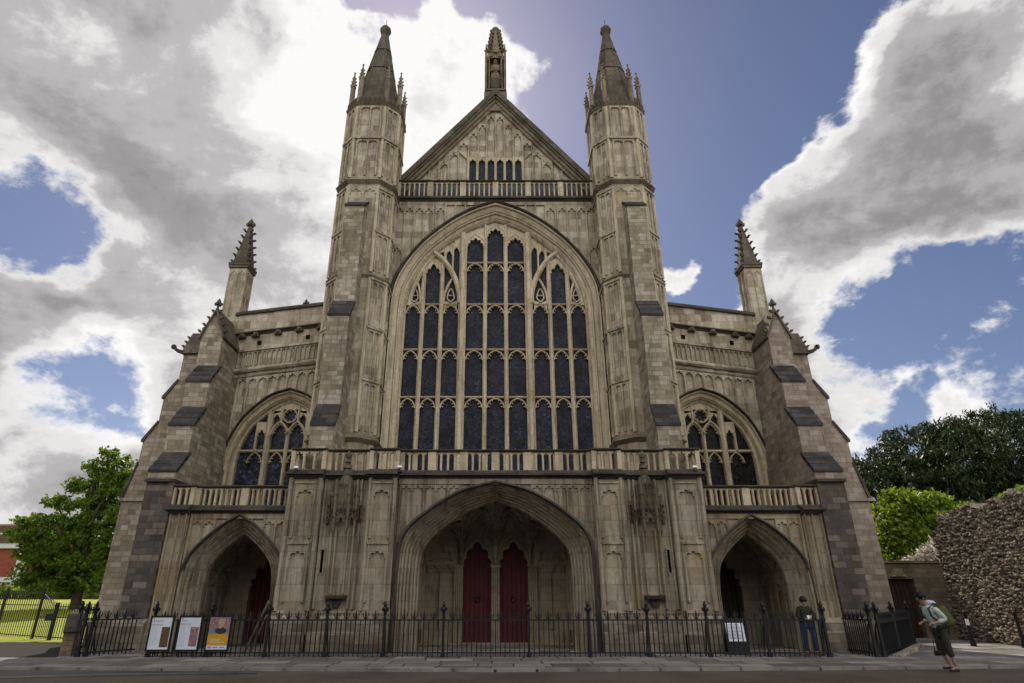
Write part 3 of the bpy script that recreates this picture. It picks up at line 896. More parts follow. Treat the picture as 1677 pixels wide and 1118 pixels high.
# raking coping of stepped mouldings
for s in (-1, 1):
    b = MB(s)
    def rake(d0, d1, y0, y1):
        n = Vector((slope, 1)).normalized()
        L = lambda d: [(0 + 0, gin_a + d / n.y), (5.35, gin_a + d / n.y - slope * 5.35)]
        a, c = L(d0), L(d1)
        b.prism([a[0], a[1], c[1], c[0]], y0, y1)
    rake(-.06, .10, 25.42, 26.0)
    rake(.10, .26, 25.33, 26.0)
    rake(.26, .34, 25.22, 26.0)
    b.build('coping', brown_stone, gab)
    b = MB(s); rake(.34, .60, 25.12, 26.1); b.build('coping', spire_stone, gab)

# gable balustrade
gbx = [(-4.88, -3.26), (-3.26, -1.63), (-1.63, 0.0), (0.0, 1.63), (1.63, 3.26), (3.26, 4.88)]
gbal = balustrade(C, 'gable_balustrade', [(a, c, 24.9, 6) for a, c in gbx], 19.9, 20.95)
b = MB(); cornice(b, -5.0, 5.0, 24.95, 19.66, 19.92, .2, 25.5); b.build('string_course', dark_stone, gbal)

# ---------- niche pinnacle on the apex
b = MB()
cx, cy, h = 0, 25.85, .60
b.box(-.63, .63, cy - .46, cy + .6, 26.0, 27.35)
b.box(-.5, .5, cy - .12, cy + .5, 27.3, 27.6)
b.box(-h, h, cy - .08, cy + .55, 27.5, 30.4)                 # back
for s in (-1, 1):
    b.box(s * h - .13 * (s > 0), s * h + .13 * (s < 0), cy - .45, cy + .2, 27.5, 30.35)
    b.bar([(s * .36, 27.5), (s * .36, 29.9)], .07, cy - .44, cy - .2)
b.box(-h + .13, h - .13, cy - .42, cy + .15, 27.5, 27.62)
b.head(0, 29.75, .40, .55, .45, .75, cy - .45, cy - .2, 3, .3)
b.prism([(-.46, 29.95), (.46, 29.95), (0, 31.1)], cy - .40, cy + .2)
niche = b.build('apex_niche', brown_stone, C)
b = MB(); crocketed_spire(b, 0, cy - .1, .40, 30.3, 32.35, 6, .15, top=.10); b.cone((0, cy), .1, 32.3, .24, 32.55, 8); b.cone((0, cy), .24, 32.55, .2, 32.68, 8); b.cone((0, cy), .2, 32.68, .05, 32.78, 8)
b.build('spire', brown_stone, niche)
for s in (-1, 1):
    b = MB(s); b.frustum(chamfer_ring(h - .07, cy - .38, .075, .04), 30.35, chamfer_ring(h - .07, cy - .38, .02, .01), 31.05)
    crocket(b, h - .02, cy - .38, 30.5, .5, 0, .07); crocket(b, h - .14, cy - .38, 30.5, -.5, 0, .07)
    b.build('pinnacle', brown_stone, niche)
b = MB()
b.cone((0, cy - .2), .16, 27.5, .40, 28.1, 8); b.cone((0, cy - .2), .40, 28.1, .40, 28.2, 8)
b.build('bracket', spire_stone, niche)
b = MB()   # robed figure
sy = cy - .2
b.cone((0, sy), .33, 28.2, .26, 28.8, 12); b.cone((0, sy), .26, 28.8, .34, 29.3, 12); b.cone((0, sy), .34, 29.3, .1, 29.55, 12)
b.ball((0, sy - .05, 29.68), .15, 10, (.85, .95, 1.15)); b.cone((0, sy - .05), .14, 29.76, .08, 29.95, 8)
for s in (-1, 1):
    b.tube([(s * .30, sy, 29.35), (s * .40, sy - .08, 28.98), (s * .15, sy - .32, 28.88)], .09, 7, .06)
b.tube([(.30, sy - .30, 28.2), (.32, sy - .30, 29.8)], .03, 6)
for k in range(6): b.tube([(-.27 + .108 * k, sy - .27 + .04 * abs(k - 2.5), 28.2), (-.2 + .08 * k, sy - .25 + .04 * abs(k - 2.5), 28.95)], .035, 5)
b.build('statue', brown_stone, niche, smooth=True)

# ---------- the two turrets
TX, TY, TH, TF = 6.2, 24.6, 1.3, .70


def on_faces(mb, fn, which=('front', 'in', 'out', 'side')):
    q = math.sqrt(.5)
    fr = {'front': ((TX, TY - TH), (1, 0), TF), 'in': ((TX - (TH + TF) / 2, TY - (TH + TF) / 2), (q, -q), (TH - TF) * q),
          'out': ((TX + (TH + TF) / 2, TY - (TH + TF) / 2), (q, q), (TH - TF) * q), 'side': ((TX - TH, TY), (0, -1), TF)}
    for k in which:
        o, d, hw = fr[k]; mb.xf = (o, d); fn(mb, hw, k); mb.xf = None


for s in (-1, 1):
    b = MB(s)
    b.frustum(chamfer_ring(TX, TY, TH, TF), 0, chamfer_ring(TX, TY, TH, TF), 24.5)
    tur = b.build('turret', dressed, C)
    b = MB(s)
    def reg(mb, hw, k):
        m = .20 if k in ('front', 'side') else .13
        for zb, zt in ((20.0, 22.15), (22.25, 24.25)):
            mb.arcade(-hw + m, hw - m, 2, zb, zt, -.08, .01, .09, .62, 3, .4, hood=.1)
        mb.box(-hw, hw, -.13, 0, 22.15, 22.27)
        if k != 'front':
            for zb, zt in ((7.7, 9.75), (9.9, 12.1), (12.25, 14.4), (14.9, 16.85), (17.0, 19.2)):
                mb.arcade(-hw + m, hw - m, 2, zb, zt, -.08, .01, .09, .62, 3, .4, hood=.1)
                mb.box(-hw, hw, -.12, 0, zt, zt + .10)
        else: mb.arcade(-hw + .05, hw - .05, 2, 18.5, 19.3, -.05, .01, .10, 1.0, 3, .4, hood=.08)
    on_faces(b, reg)
    b.build('panelling', dressed, tur)
    for px_, py_ in chamfer_ring(TX, TY, TH, TF):
        if py_ > TY + 1: continue
        b = MB(s)
        for z0, z1 in ((7.6, 14.5), (14.78, 19.36), (19.86, 24.2)): b.cone((px_, py_), .085, z0, .085, z1, 8)
        b.build('corner_shaft', trac_stone, tur)
    for z0, z1, z2, p in ((24.30, 24.46, 24.60, .14), (19.50, 19.66, 19.84, .17), (14.5, 14.62, 14.74, .11), (7.2, 7.35, 7.60, .18), (5.9, 6.2, 6.6, .0)):
        if p == 0: continue
        b = MB(s)
        b.frustum(chamfer_ring(TX, TY, TH + .01, TF), z0, chamfer_ring(TX, TY, TH + p, TF + p * .42), z1)
        b.frustum(chamfer_ring(TX, TY, TH + p, TF + p * .42), z1, chamfer_ring(TX, TY, TH + .02, TF), z2)
        b.build('cornice', brown_stone, tur)
    b = MB(s)
    # little battlements round the foot of the spire
    def batt(mb, hw, k):
        n = 6 if k in ('front', 'side') else 4
        for i in range(n):
            x = -hw + 2 * hw * (i + .5) / n
            mb.box(x - hw / n * .62, x + hw / n * .62, -.12, .0, 24.5, 24.78)
    on_faces(b, batt)
    b.frustum(chamfer_ring(TX, TY, TH - .06, TF - .03), 24.55, chamfer_ring(TX, TY, 1.10, .54), 25.3)
    b.frustum(chamfer_ring(TX, TY, 1.06, .52), 25.3, chamfer_ring(TX, TY, .16, .07), 30.7)
    b.frustum(chamfer_ring(TX, TY, .17, .075), 30.65, chamfer_ring(TX, TY, .29, .12), 30.95)
    b.frustum(chamfer_ring(TX, TY, .29, .12), 30.95, chamfer_ring(TX, TY, .29, .12), 31.12)
    b.frustum(chamfer_ring(TX, TY, .29, .12), 31.12, chamfer_ring(TX, TY, .08, .03), 31.45)
    for (xa, ya), (xb, yb) in zip(chamfer_ring(TX, TY, 1.06, .52), chamfer_ring(TX, TY, .16, .07)):
        b.tube([(xa, ya, 25.3), (xb, yb, 30.7)], .045, 5, .03)
    for zz in (27.6, 29.2):
        r_ = 1.06 - (zz - 25.3) / 5.4 * .90; b.frustum(chamfer_ring(TX, TY, r_ + .05, (r_ + .05) * .49), zz, chamfer_ring(TX, TY, r_ + .01, r_ * .48), zz + .09)
    b.tube([(TX, TY, 31.4), (TX, TY, 31.9)], .015, 5)
    b.build('spire', spire_stone, tur)
    rg = chamfer_ring(TX, TY, TH - .02, TF + .0)
    for px_, py_ in rg:
        b = MB(s)
        d = Vector((px_ - TX, py_ - TY)).normalized()
        x, y = px_ - d.x * .06, py_ - d.y * .06
        b.frustum(chamfer_ring(x, y, .125, .055), 24.55, chamfer_ring(x, y, .115, .05), 26.1)
        b.frustum(chamfer_ring(x, y, .14, .06), 26.1, chamfer_ring(x, y, .02, .01), 27.1)
        for q in range(3):
            for ax, ay in ((1, 0), (-1, 0), (0, 1), (0, -1)):
                r = .115 - .032 * q
                crocket(b, x + ax * r, y + ay * r, 26.28 + .23 * q, ax * .6, ay * .6, .06)
        b.ball((x, y, 27.12), .06, 6)
        b.build('pinnacle', brown_pale, tur)

# ---------- stepped buttresses in front of the turrets
def slate_slab(b, x0, x1, y0, z0, y1, z1, over=.03, n=3):
    """dark stone weathering laid in n lapping courses"""
    for k in range(n):
        a, c = k / n, (k + 1) / n
        ya, za = y0 + (y1 - y0) * a, z0 + (z1 - z0) * a
        yc, zc = y0 + (y1 - y0) * c, z0 + (z1 - z0) * c
        o = .05 + .012 * ((k * 7) % 3)
        b.prism_x([(ya - over - o * .3, za - .05), (ya - over - o * .5, za + .04), (yc - .02, zc + .05), (yc + .06, zc), (ya + .06, za - .05)], x0 - over, x1 + over)


for s in (-1, 1):
    b = MB(s); x0, x1 = 5.88, 6.74
    for i, (yf, zb, zt) in enumerate(((21.5, 5.2, 7.42), (22.0, 7.3, 12.1), (22.6, 12.0, 17.8))):
        b.box(x0 + .004 * i, x1 - .004 * i, yf, 24.0, zb, zt)
    for i, (a, c) in enumerate((((21.5, 7.42), (22.0, 8.28)), ((22.0, 12.1), (22.6, 12.96)), ((22.6, 17.8), (23.35, 18.6)))):
        b.prism_x([(a[0], a[1]), (c[0], c[1]), (24.0, c[1]), (24.0, a[1])], x0 + .01, x1 - .01)
    bt = b.build('buttress', ashlar, C)
    for (ya, za, yc, zc, n) in ((21.5, 7.42, 22.0, 8.28, 2), (22.0, 12.1, 22.6, 12.96, 3), (22.6, 17.82, 23.3, 18.45, 2)):
        b = MB(s); slate_slab(b, x0, x1, ya, za, yc, zc, n=n); b.build('weathering', slate_m, bt)

# ---------- central porch
P_out = arch_path([(0, 5.31), (1.03, 5.06), (1.8, 4.68), (2.58, 4.14), (3.03, 3.70), (3.24, 3.2), (3.30, 2.2)], 0, n=26)
P_in = arch_path([(0, 4.76), (1.04, 4.35), (1.82, 3.83), (2.36, 3.32), (2.56, 2.9), (2.60, 2.2)], 0, n=26)
pz = arch_z(P_out)
b = MB()
b.arch_wall(-3.42, 3.42, 0, 5.42, 21.3, P_out)
for s in (-1, 1):
    b.box(s * 3.4 if s > 0 else -4.35, 4.35 if s > 0 else -3.4, 21.08, 25, 0, 5.42)
    b.box(min(s * 4.35, s * 5.95), max(s * 4.35, s * 5.95), 21.3, 25, 0, 5.42)
    b.box(min(s * 5.95, s * 7.1), max(s * 5.95, s * 7.1), 21.08, 25, 0, 5.42)
b.box(-3.41, 3.41, 21.305, 25.0, 5.28, 5.415)      # roof slab of the porch
porch = b.build('central_porch', porch_stone, C)
b = MB()
prof = [(.12, 21.3)]
for k, t in enumerate(np.linspace(.14, 1.0, 19)):
    prof.append((float(t), 21.3 + .62 * float((t - .14) / .86) + (.05 if k % 3 == 1 else (-.035 if k % 3 == 2 else .0))))
prof.append((1.0, 22.2))
b.arch_sweep(P_out, P_in, prof)
am = b.build('arch_moulding', porch_stone, porch)
b = MB(); b.arch_sweep(P_out, P_in, [(-.02, 21.32), (-.06, 21.16), (.04, 21.12), (.11, 21.22), (.12, 21.32)])
b.build('hood_mould', dark_stone, porch)
# spandrel and pier panels
b = MB()
b.arcade(-3.3, 3.3, 16, 3.3, 5.22, 21.24, 21.3, .06, 1.0, 3, .4, zbf=pz, hood=.06)
b.box(-3.35, 3.35, 21.22, 21.3, 5.22, 5.40)
for s in (-1, 1):
    for x0, x1 in ((3.58, 4.2), (6.2, 6.82)):
        a, c = sorted((s * x0, s * x1))
        for zb, zt in ((1.45, 3.22), (3.42, 5.2)):
            b.arcade(a, c, 1, zb, zt, 21.0, 21.08, .10, .8, 3, .35, hood=.22)
            b.box(a - .05, c + .05, 20.97, 21.08, zt, zt + .07)
    for x in (3.46, 4.30, 6.02, 7.03):
        b.bar([(s * x, 1.2), (s * x, 5.4)], .15, 20.98, 21.08)
    for x in (4.42, 4.62, 4.78, 5.52, 5.88):
        b.bar([(s * x, 1.25), (s * x, 5.38)], .09, 21.2, 21.3)
    for x in (4.96, 5.36):
        b.bar([(s * x, 1.7), (s * x, 3.7)], .06, 21.2, 21.3)
b.build('panelling', porch_stone, porch)
b = MB()
for s in (-1, 1):
    for x in (3.46, 6.02, 7.03, 4.30):
        pass
# stepped plinth
for x0, x1, y in ((-4.42, -3.36, 21.08), (-6.01, -4.43, 21.3), (-7.16, -6.02, 21.08), (3.36, 4.42, 21.08), (4.43, 6.01, 21.3), (6.02, 7.16, 21.08)):
    b = MB(); b.prism_x([(y + .1, 0), (y - .22, 0), (y - .22, .52), (y - .16, .6), (y - .16, .98), (y - .05, 1.06), (y - .05, 1.14), (y + .02, 1.26), (y + .1, 1.26)], x0, x1)
    b.build('plinth', plinth_stone, porch)
b = MB()
for s in (-1, 1):
    b.box(min(s * 5.72, s * 5.81), max(s * 5.72, s * 5.81), 21.27, 21.31, 2.36, 3.06)
slit = b
for s in (-1, 1):
    b = MB(s); b.box(5.71, 5.80, 21.285, 21.31, 2.36, 3.06); sl = b.build('slit_window', void_m, porch)
    b = MB(s); b.box(5.66, 5.85, 21.24, 21.30, 3.06, 3.12); b.box(5.66, 5.71, 21.26, 21.30, 2.3, 3.06); b.box(5.80, 5.85, 21.26, 21.30, 2.3, 3.06); b.build('frame', porch_stone, sl)
# cornice over the porch
b = MB()
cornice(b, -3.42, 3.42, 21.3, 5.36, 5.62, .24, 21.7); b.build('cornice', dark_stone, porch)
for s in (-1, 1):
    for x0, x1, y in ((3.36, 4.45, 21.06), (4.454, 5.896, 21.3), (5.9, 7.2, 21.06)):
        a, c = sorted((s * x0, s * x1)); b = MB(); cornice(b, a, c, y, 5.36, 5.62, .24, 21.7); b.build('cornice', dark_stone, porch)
    b = MB(); b.prism([(s * 7.1, 5.36), (s * 7.34, 5.50), (s * 7.34, 5.56), (s * 7.1, 5.62)], 21.0, 25.0); b.build('cornice', dark_stone, porch)
segs = [(-3.36 + 1.12 * k, -3.36 + 1.12 * (k + 1), 21.32, 4) for k in range(6)]
for s in (-1, 1):
    for x0, x1, y, n in ((3.36, 4.40, 21.08, 3), (4.40, 5.92, 21.3, 6), (5.92, 7.14, 21.08, 3)):
        a, c = sorted((s * x0, s * x1)); segs.append((a, c, y, n))
pbal = balustrade(C, 'porch_balustrade', segs, 5.6, 6.46)
for s in (-1, 1):   # side return of the parapet
    b = MB(s); b.xf = ((7.1, 23.1), (0, 1)); b.arcade(-1.85, 1.85, 12, 5.76, 6.3, 0, .18, .085, 1.2, 3, .35, hood=.05)
    b.box(-1.95, 1.95, -.1, .22, 6.3, 6.46); b.box(-1.95, 1.95, -.08, .22, 5.6, 5.76); b.xf = None
    b.build('side_parapet', trac_stone, pbal)

# interior of the porch
b = MB()
T = arch_path([(0, 5.05), (1.1, 4.75), (1.95, 4.25), (2.55, 3.65), (2.80, 3.0), (2.82, 2.4)], 0, n=20)
b.strip([(x, 21.95, z) for x, z in T], [(x, 25.0, z) for x, z in T])
for s in (-1, 1):      # blind tracery on the side walls
    b.xf = ((s * 2.80, 23.5), (0, -s)); b.arcade(-1.4, 1.4, 4, .5, 3.0, -.06, 0, .10, 1.0, 3, .35); b.xf = None
tz = arch_z(T)
def fan(b, S, targets, rise, tube_r=.045):
    prev = None
    for tx, ty in targets:
        pts = []
        for i in range(11):
            t = i / 10 * math.pi / 2
            k = 1 - math.cos(t)
            x = S[0] + (tx - S[0]) * k; y = S[1] + (ty - S[1]) * k; z = S[2] + rise * math.sin(t)
            z = min(z, tz(x) - .03 if tz(x) > 0 else z)
            pts.append((x, y, z))
        b.m = 1
        b.tube(pts, tube_r, 5)
        b.m = 0
        if prev:
            up = lambda P: [(x, y, z + .05) for x, y, z in P]
            b.strip(up(prev), up(pts))
        prev = pts
def ring_targets(cx, cy, r, a0, a1, n):
    return [(cx + r * math.sin(R(a0 + (a1 - a0) * i / (n - 1))), cy - r * math.cos(R(a0 + (a1 - a0) * i / (n - 1)))) for i in range(n)]
fan(b, (0, 24.95, 2.72), ring_targets(0, 24.95, 1.45, -88, 88, 9), 2.15)
for s in (-1, 1):
    fan(b, (s * 1.32, 24.95, 2.72), ring_targets(s * 1.32, 24.95, 1.35, -88, 88, 9), 1.95)
    fan(b, (s * 2.72, 24.9, 2.72), ring_targets(s * 2.72, 24.9, 1.5, -5 * s, -95 * s, 6), 1.5)
    fan(b, (s * 2.72, 22.3, 2.72), ring_targets(s * 2.72, 22.3, 1.5, -85 * s, -180 * s, 6), 1.5)
b.m = 1
for s in (-1, 1):
    b.tube([(s * .66, 24.9, 4.75), (s * .66, 22, 4.85)], .05, 5)
b.m = 0
b.build('vault', [vault_stone, porch_stone], porch)
b = MB()
for s in (-1, 1):
    b.head(s * .71, 2.72, .545, .92, .71, 2.45, 25.0, 25.3, 5, .17)
    b.box(min(s * 1.26, s * 1.42), max(s * 1.26, s * 1.42), 25.0, 25.3, 0, 2.74)
    b.box(min(s * 1.42, s * 2.9), max(s * 1.42, s * 2.9), 25.08, 25.3, 0, 5.2)
    a, c = sorted((s * 1.5, s * 2.75))
    b.head((a + c) / 2, 2.72, .52, .8, .63, 1.5, 24.98, 25.08, 5, .3)
    b.bar([((a + c) / 2, .5), ((a + c) / 2, 2.75)], .09, 24.99, 25.08)
    for q in (-.26, .26): b.head((a + c) / 2 + q, 2.5, .2, .28, .26, .4, 25.0, 25.08, 3, .35)
    for x in (1.33, 1.41, 1.49, 1.57, 2.75): b.bar([(s * x, .0), (s * x, 2.75)], .085, 24.9, 25.05)
    b.bar([(s * x + s * .71, z) for x, z in [(q, w) for q, w in two_centred(.60, 1.0, 2.72)][::-1]] , .09, 24.93, 25.05)
    b.bar([(-s * x + s * .71, z) for x, z in [(q, w) for q, w in two_centred(.60, 1.0, 2.72)][::-1]], .09, 24.93, 25.05)
    b.box(min(s * 1.27, s * 1.61), max(s * 1.27, s * 1.61), 24.86, 25.0, 2.66, 2.76)
b.box(-.165, .165, 25.0, 25.3, 0, 2.74)
for x in (-.12, -.04, .04, .12): b.bar([(x, 0), (x, 2.75)], .075, 24.88, 25.02)
b.box(-.19, .19, 24.85, 25.0, 2.66, 2.76)
b.box(-2.9, 2.9, 24.7, 25.28, -.02, .05)
b.build('back_wall', vault_stone, porch)


def plank_door(x0, x1, zt, y, mat, sx=1):
    b = MB(sx)
    n = 7
    for k in range(n):
        a = x0 + (x1 - x0) * k / n; c = x0 + (x1 - x0) * (k + 1) / n
        b.box(a + .012, c - .012, y, y + .06, .05, zt)
    b.box(x0, x1, y + .05, y + .08, .05, zt)
    return b


for s in (-1, 1):
    d = plank_door(.1, 1.34, 3.75, 25.24, red_door, s).build('door', red_door, C)
    b = MB(s)
    cx = .68
    ring = [(cx + .09 * math.cos(2 * math.pi * i / 12), 25.2, 1.52 + .09 * math.sin(2 * math.pi * i / 12)) for i in range(13)]
    b.tube(ring, .016, 5); b.ball((cx, 25.22, 1.61), .04, 6)
    b.build('ring_handle', iron, d)

# canopied niches on the porch piers
for s in (-1, 1):
    b = MB(s); cx = 5.16; y = 21.3
    # three-sided hood with gablets
    half = [(cx - .42, y), (cx - .22, y - .44), (cx + .22, y - .44), (cx + .42, y)]
    for (xa, ya), (xb, yb) in zip(half, half[1:]):
        d = Vector((xb - xa, yb - ya)); L = d.length; d.normalize()
        b.xf = (((xa + xb) / 2, (ya + yb) / 2), (d.x, d.y))
        w = L / 2
        b.head(0, 3.78, w - .05, w * 1.3, w, w * 1.3 + .12, 0, .06, 3, .35)
        b.bar([(-w, 3.85), (0, 4.42), (w, 3.85)], .06, -.05, .05)
        for q in (.25, .5, .75):
            crocket(b, -w + w * q - .03, -.04, 3.87 + .55 * q + .04, -.3, -.4, .07); crocket(b, w - w * q + .03, -.04, 3.87 + .55 * q + .04, .3, -.4, .07)
        b.cone((0, 0), .03, 4.4, .07, 4.6, 6); b.cone((0, 0), .07, 4.6, .02, 4.72, 6)
        b.box(-w, w, .03, .08, 4.2, 5.2)
        b.arcade(-w + .01, w - .01, 2, 4.45, 5.2, -.01, .04, .05, 1.2, 3, .3, hood=.05)
        b.xf = None
    for xa, ya in half:
        b.frustum(chamfer_ring(xa, ya - .03, .055, .025), 3.62, chamfer_ring(xa, ya - .03, .05, .022), 4.8)
        b.frustum(chamfer_ring(xa, ya - .03, .075, .03), 4.8, chamfer_ring(xa, ya - .03, .01, .005), 5.35)
        b.cone((xa, ya - .03), .02, 3.52, .06, 3.64, 6)
    for xa, zt in ((cx - .54, 4.9), (cx + .54, 4.9)):
        b.frustum(chamfer_ring(xa, y - .05, .05, .022), 3.9, chamfer_ring(xa, y - .05, .05, .022), zt - .4)
        b.frustum(chamfer_ring(xa, y - .05, .07, .03), zt - .4, chamfer_ring(xa, y - .05, .01, .005), zt)
        for k in range(3): b.box(xa - .06, xa + .06, y - .1, y, 4.05 + .18 * k, 4.12 + .18 * k)
    b.frustum(chamfer_ring(cx, y - .05, .24, .12), 5.2, chamfer_ring(cx, y - .05, .10, .05), 5.9)
    b.frustum(chamfer_ring(cx, y - .12, .10, .05), 5.5, chamfer_ring(cx, y - .12, .07, .03), 6.15)
    for k in range(3):
        b.frustum(chamfer_ring(cx, y - .14, .13 - .02 * k, .06), 5.75 + .2 * k, chamfer_ring(cx, y - .14, .07, .03), 5.83 + .2 * k)
    b.cone((cx, y - .14), .10, 6.12, .12, 6.22, 6); b.cone((cx, y - .14), .12, 6.22, .02, 6.36, 6)
    b.build('niche_canopy', canopy_stone, porch)
    b = MB(s)
    b.frustum([(cx - .12, y), (cx - .10, y - .10), (cx + .10, y - .10), (cx + .12, y)], 1.3, [(cx - .20, y), (cx - .16, y - .16), (cx + .16, y - .16), (cx + .20, y)], 1.55)
    b.frustum([(cx - .34, y), (cx - .28, y - .28), (cx + .28, y - .28), (cx + .34, y)], 1.56, [(cx - .38, y), (cx - .30, y - .32), (cx + .30, y - .32), (cx + .38, y)], 1.66)
    b.build('bracket', dark_stone, porch)

# ---------- side porches
A_out0 = [(0, 4.27), (.64, 3.87), (1.24, 3.31), (1.62, 2.74), (1.72, 1.9)]
A_in0 = [(0, 3.66), (.5, 3.27), (.91, 2.84), (1.1, 2.43), (1.17, 1.8)]
for s in (-1, 1):
    cx = 8.88
    A_out = arch_path(A_out0, 0, cx, 18); A_in = arch_path(A_in0, 0, cx, 18); az = arch_z(A_out)
    b = MB(s)
    b.arch_wall(7.1, 11.3, 0, 4.3, 21.8, A_out)
    b.box(7.1, 11.3, 21.805, 25.2, 4.2, 4.31)
    b.box(10.62, 11.36, 21.66, 22.2, 0, 4.3)
    sp = b.build('side_porch', porch_stone, C)
    b = MB(s)
    prof = [(.12, 21.8)]
    for k, t in enumerate(np.linspace(.14, 1.0, 13)):
        prof.append((float(t), 21.8 + .6 * float((t - .14) / .86) + (.05 if k % 3 == 1 else (-.035 if k % 3 == 2 else .0))))
    prof.append((1.0, 22.6)); b.arch_sweep(A_out, A_in, prof); b.build('arch_moulding', porch_stone, sp)
    b = MB(s); b.arch_sweep(A_out, A_in, [(-.02, 21.82), (-.06, 21.68), (.04, 21.65), (.11, 21.74), (.12, 21.82)]); b.build('hood_mould', dark_stone, sp)
    b = MB(s)
    b.arcade(7.2, 10.56, 8, 2.6, 4.12, 21.74, 21.8, .06, 1.0, 3, .4, zbf=az, hood=.1)
    b.box(7.15, 10.6, 21.73, 21.8, 4.12, 4.28)
    for x in (7.15, 10.55): b.bar([(x, .9), (x, 4.28)], .1, 21.68, 21.8)
    for x in (10.7, 10.95, 11.25): b.bar([(x, .9), (x, 4.28)], .08, 21.58, 21.66)
    b.build('panelling', pillar_stone, sp)
    for x0, x1, y in ((7.1, 7.22, 21.8), (10.58, 11.34, 21.62)):
        b = MB(s); b.prism_x([(y + .1, 0), (y - .2, 0), (y - .2, .5), (y - .14, .6), (y - .14, .85), (y, 1.0), (y + .1, 1.0)], x0, x1)
        b.build('plinth', plinth_stone, sp)
    b = MB(s); cornice(b, 7.12, 10.6, 21.8, 4.24, 4.5, .22, 22.1); b.build('cornice', dark_stone, sp); b = MB(s); cornice(b, 10.6, 11.4, 21.62, 4.24, 4.5, .22, 22.1); b.build('cornice', dark_stone, sp)
    # interior
    b = MB(s)
    T2 = arch_path([(0, 3.95), (.6, 3.5), (1.1, 2.95), (1.4, 2.4), (1.45, 1.8)], 0, cx, 14); tz2 = arch_z(T2)
    b.strip([(x, 22.55, z) for x, z in T2], [(x, 25.2, z) for x, z in T2])
    for q in (-1, 1):
        b.xf = ((cx + q * 1.43, 23.9), (0, -q)); b.arcade(-1.3, 1.3, 2, .5, 2.5, -.07, 0, .12, 1.0, 5, .3); b.arcade(-1.2, 1.2, 4, .5, 1.95, -.05, 0, .06, 1.0, 3, .3); b.xf = None
    tz = tz2
    for q in (-1, 1):
        fan(b, (cx + q * 1.4, 25.1, 1.95), ring_targets(cx + q * 1.4, 25.1, 1.25, -5 * q, -90 * q, 6), 1.75, .04)
        fan(b, (cx + q * 1.4, 23.9, 1.95), ring_targets(cx + q * 1.4, 23.9, 1.25, -15 * q, -165 * q, 8), 1.75, .04)
        b.m = 1
        for dy in (-.08, 0, .08): b.tube([(cx + q * 1.38, 23.9 + dy, 0), (cx + q * 1.38, 23.9 + dy, 2.0)], .05, 6)
        b.m = 0
    b.build('vault', [vault_stone, porch_stone], sp)
    b = MB(s)
    b.head(cx, 2.0, .62, 1.0, .72, 2.2, 25.2, 25.5, 5, .28)
    for q in (-1, 1):
        b.box(cx + q * .72 - (.1 if q > 0 else 0), cx + q * .72 + (.1 if q < 0 else 0), 25.2, 25.5, 0, 2.0)
        xa, xb = sorted((cx + q * .72, cx + q * 1.6)); b.box(xa, xb, 25.2, 25.5, 0, 4.2)
    b.build('back_wall', vault_stone, sp)
    d = plank_door(cx - .66, cx + .66, 3.1, 25.45, red_door, s).build('door', red_door if s < 0 else brown_door, C)
    b = MB(s)
    ring = [(cx - .2 + .08 * math.cos(2 * math.pi * i / 10), 25.42, 1.3 + .08 * math.sin(2 * math.pi * i / 10)) for i in range(11)]
    b.tube(ring, .015, 5); b.build('ring_handle', iron, d)
    sbal = balustrade(C, 'side_porch_balustrade', [(7.16, 8.86, 21.8, 8), (8.86, 10.56, 21.8, 8), (10.56, 11.38, 21.62, 3)], 4.47, 5.28, sx=s)

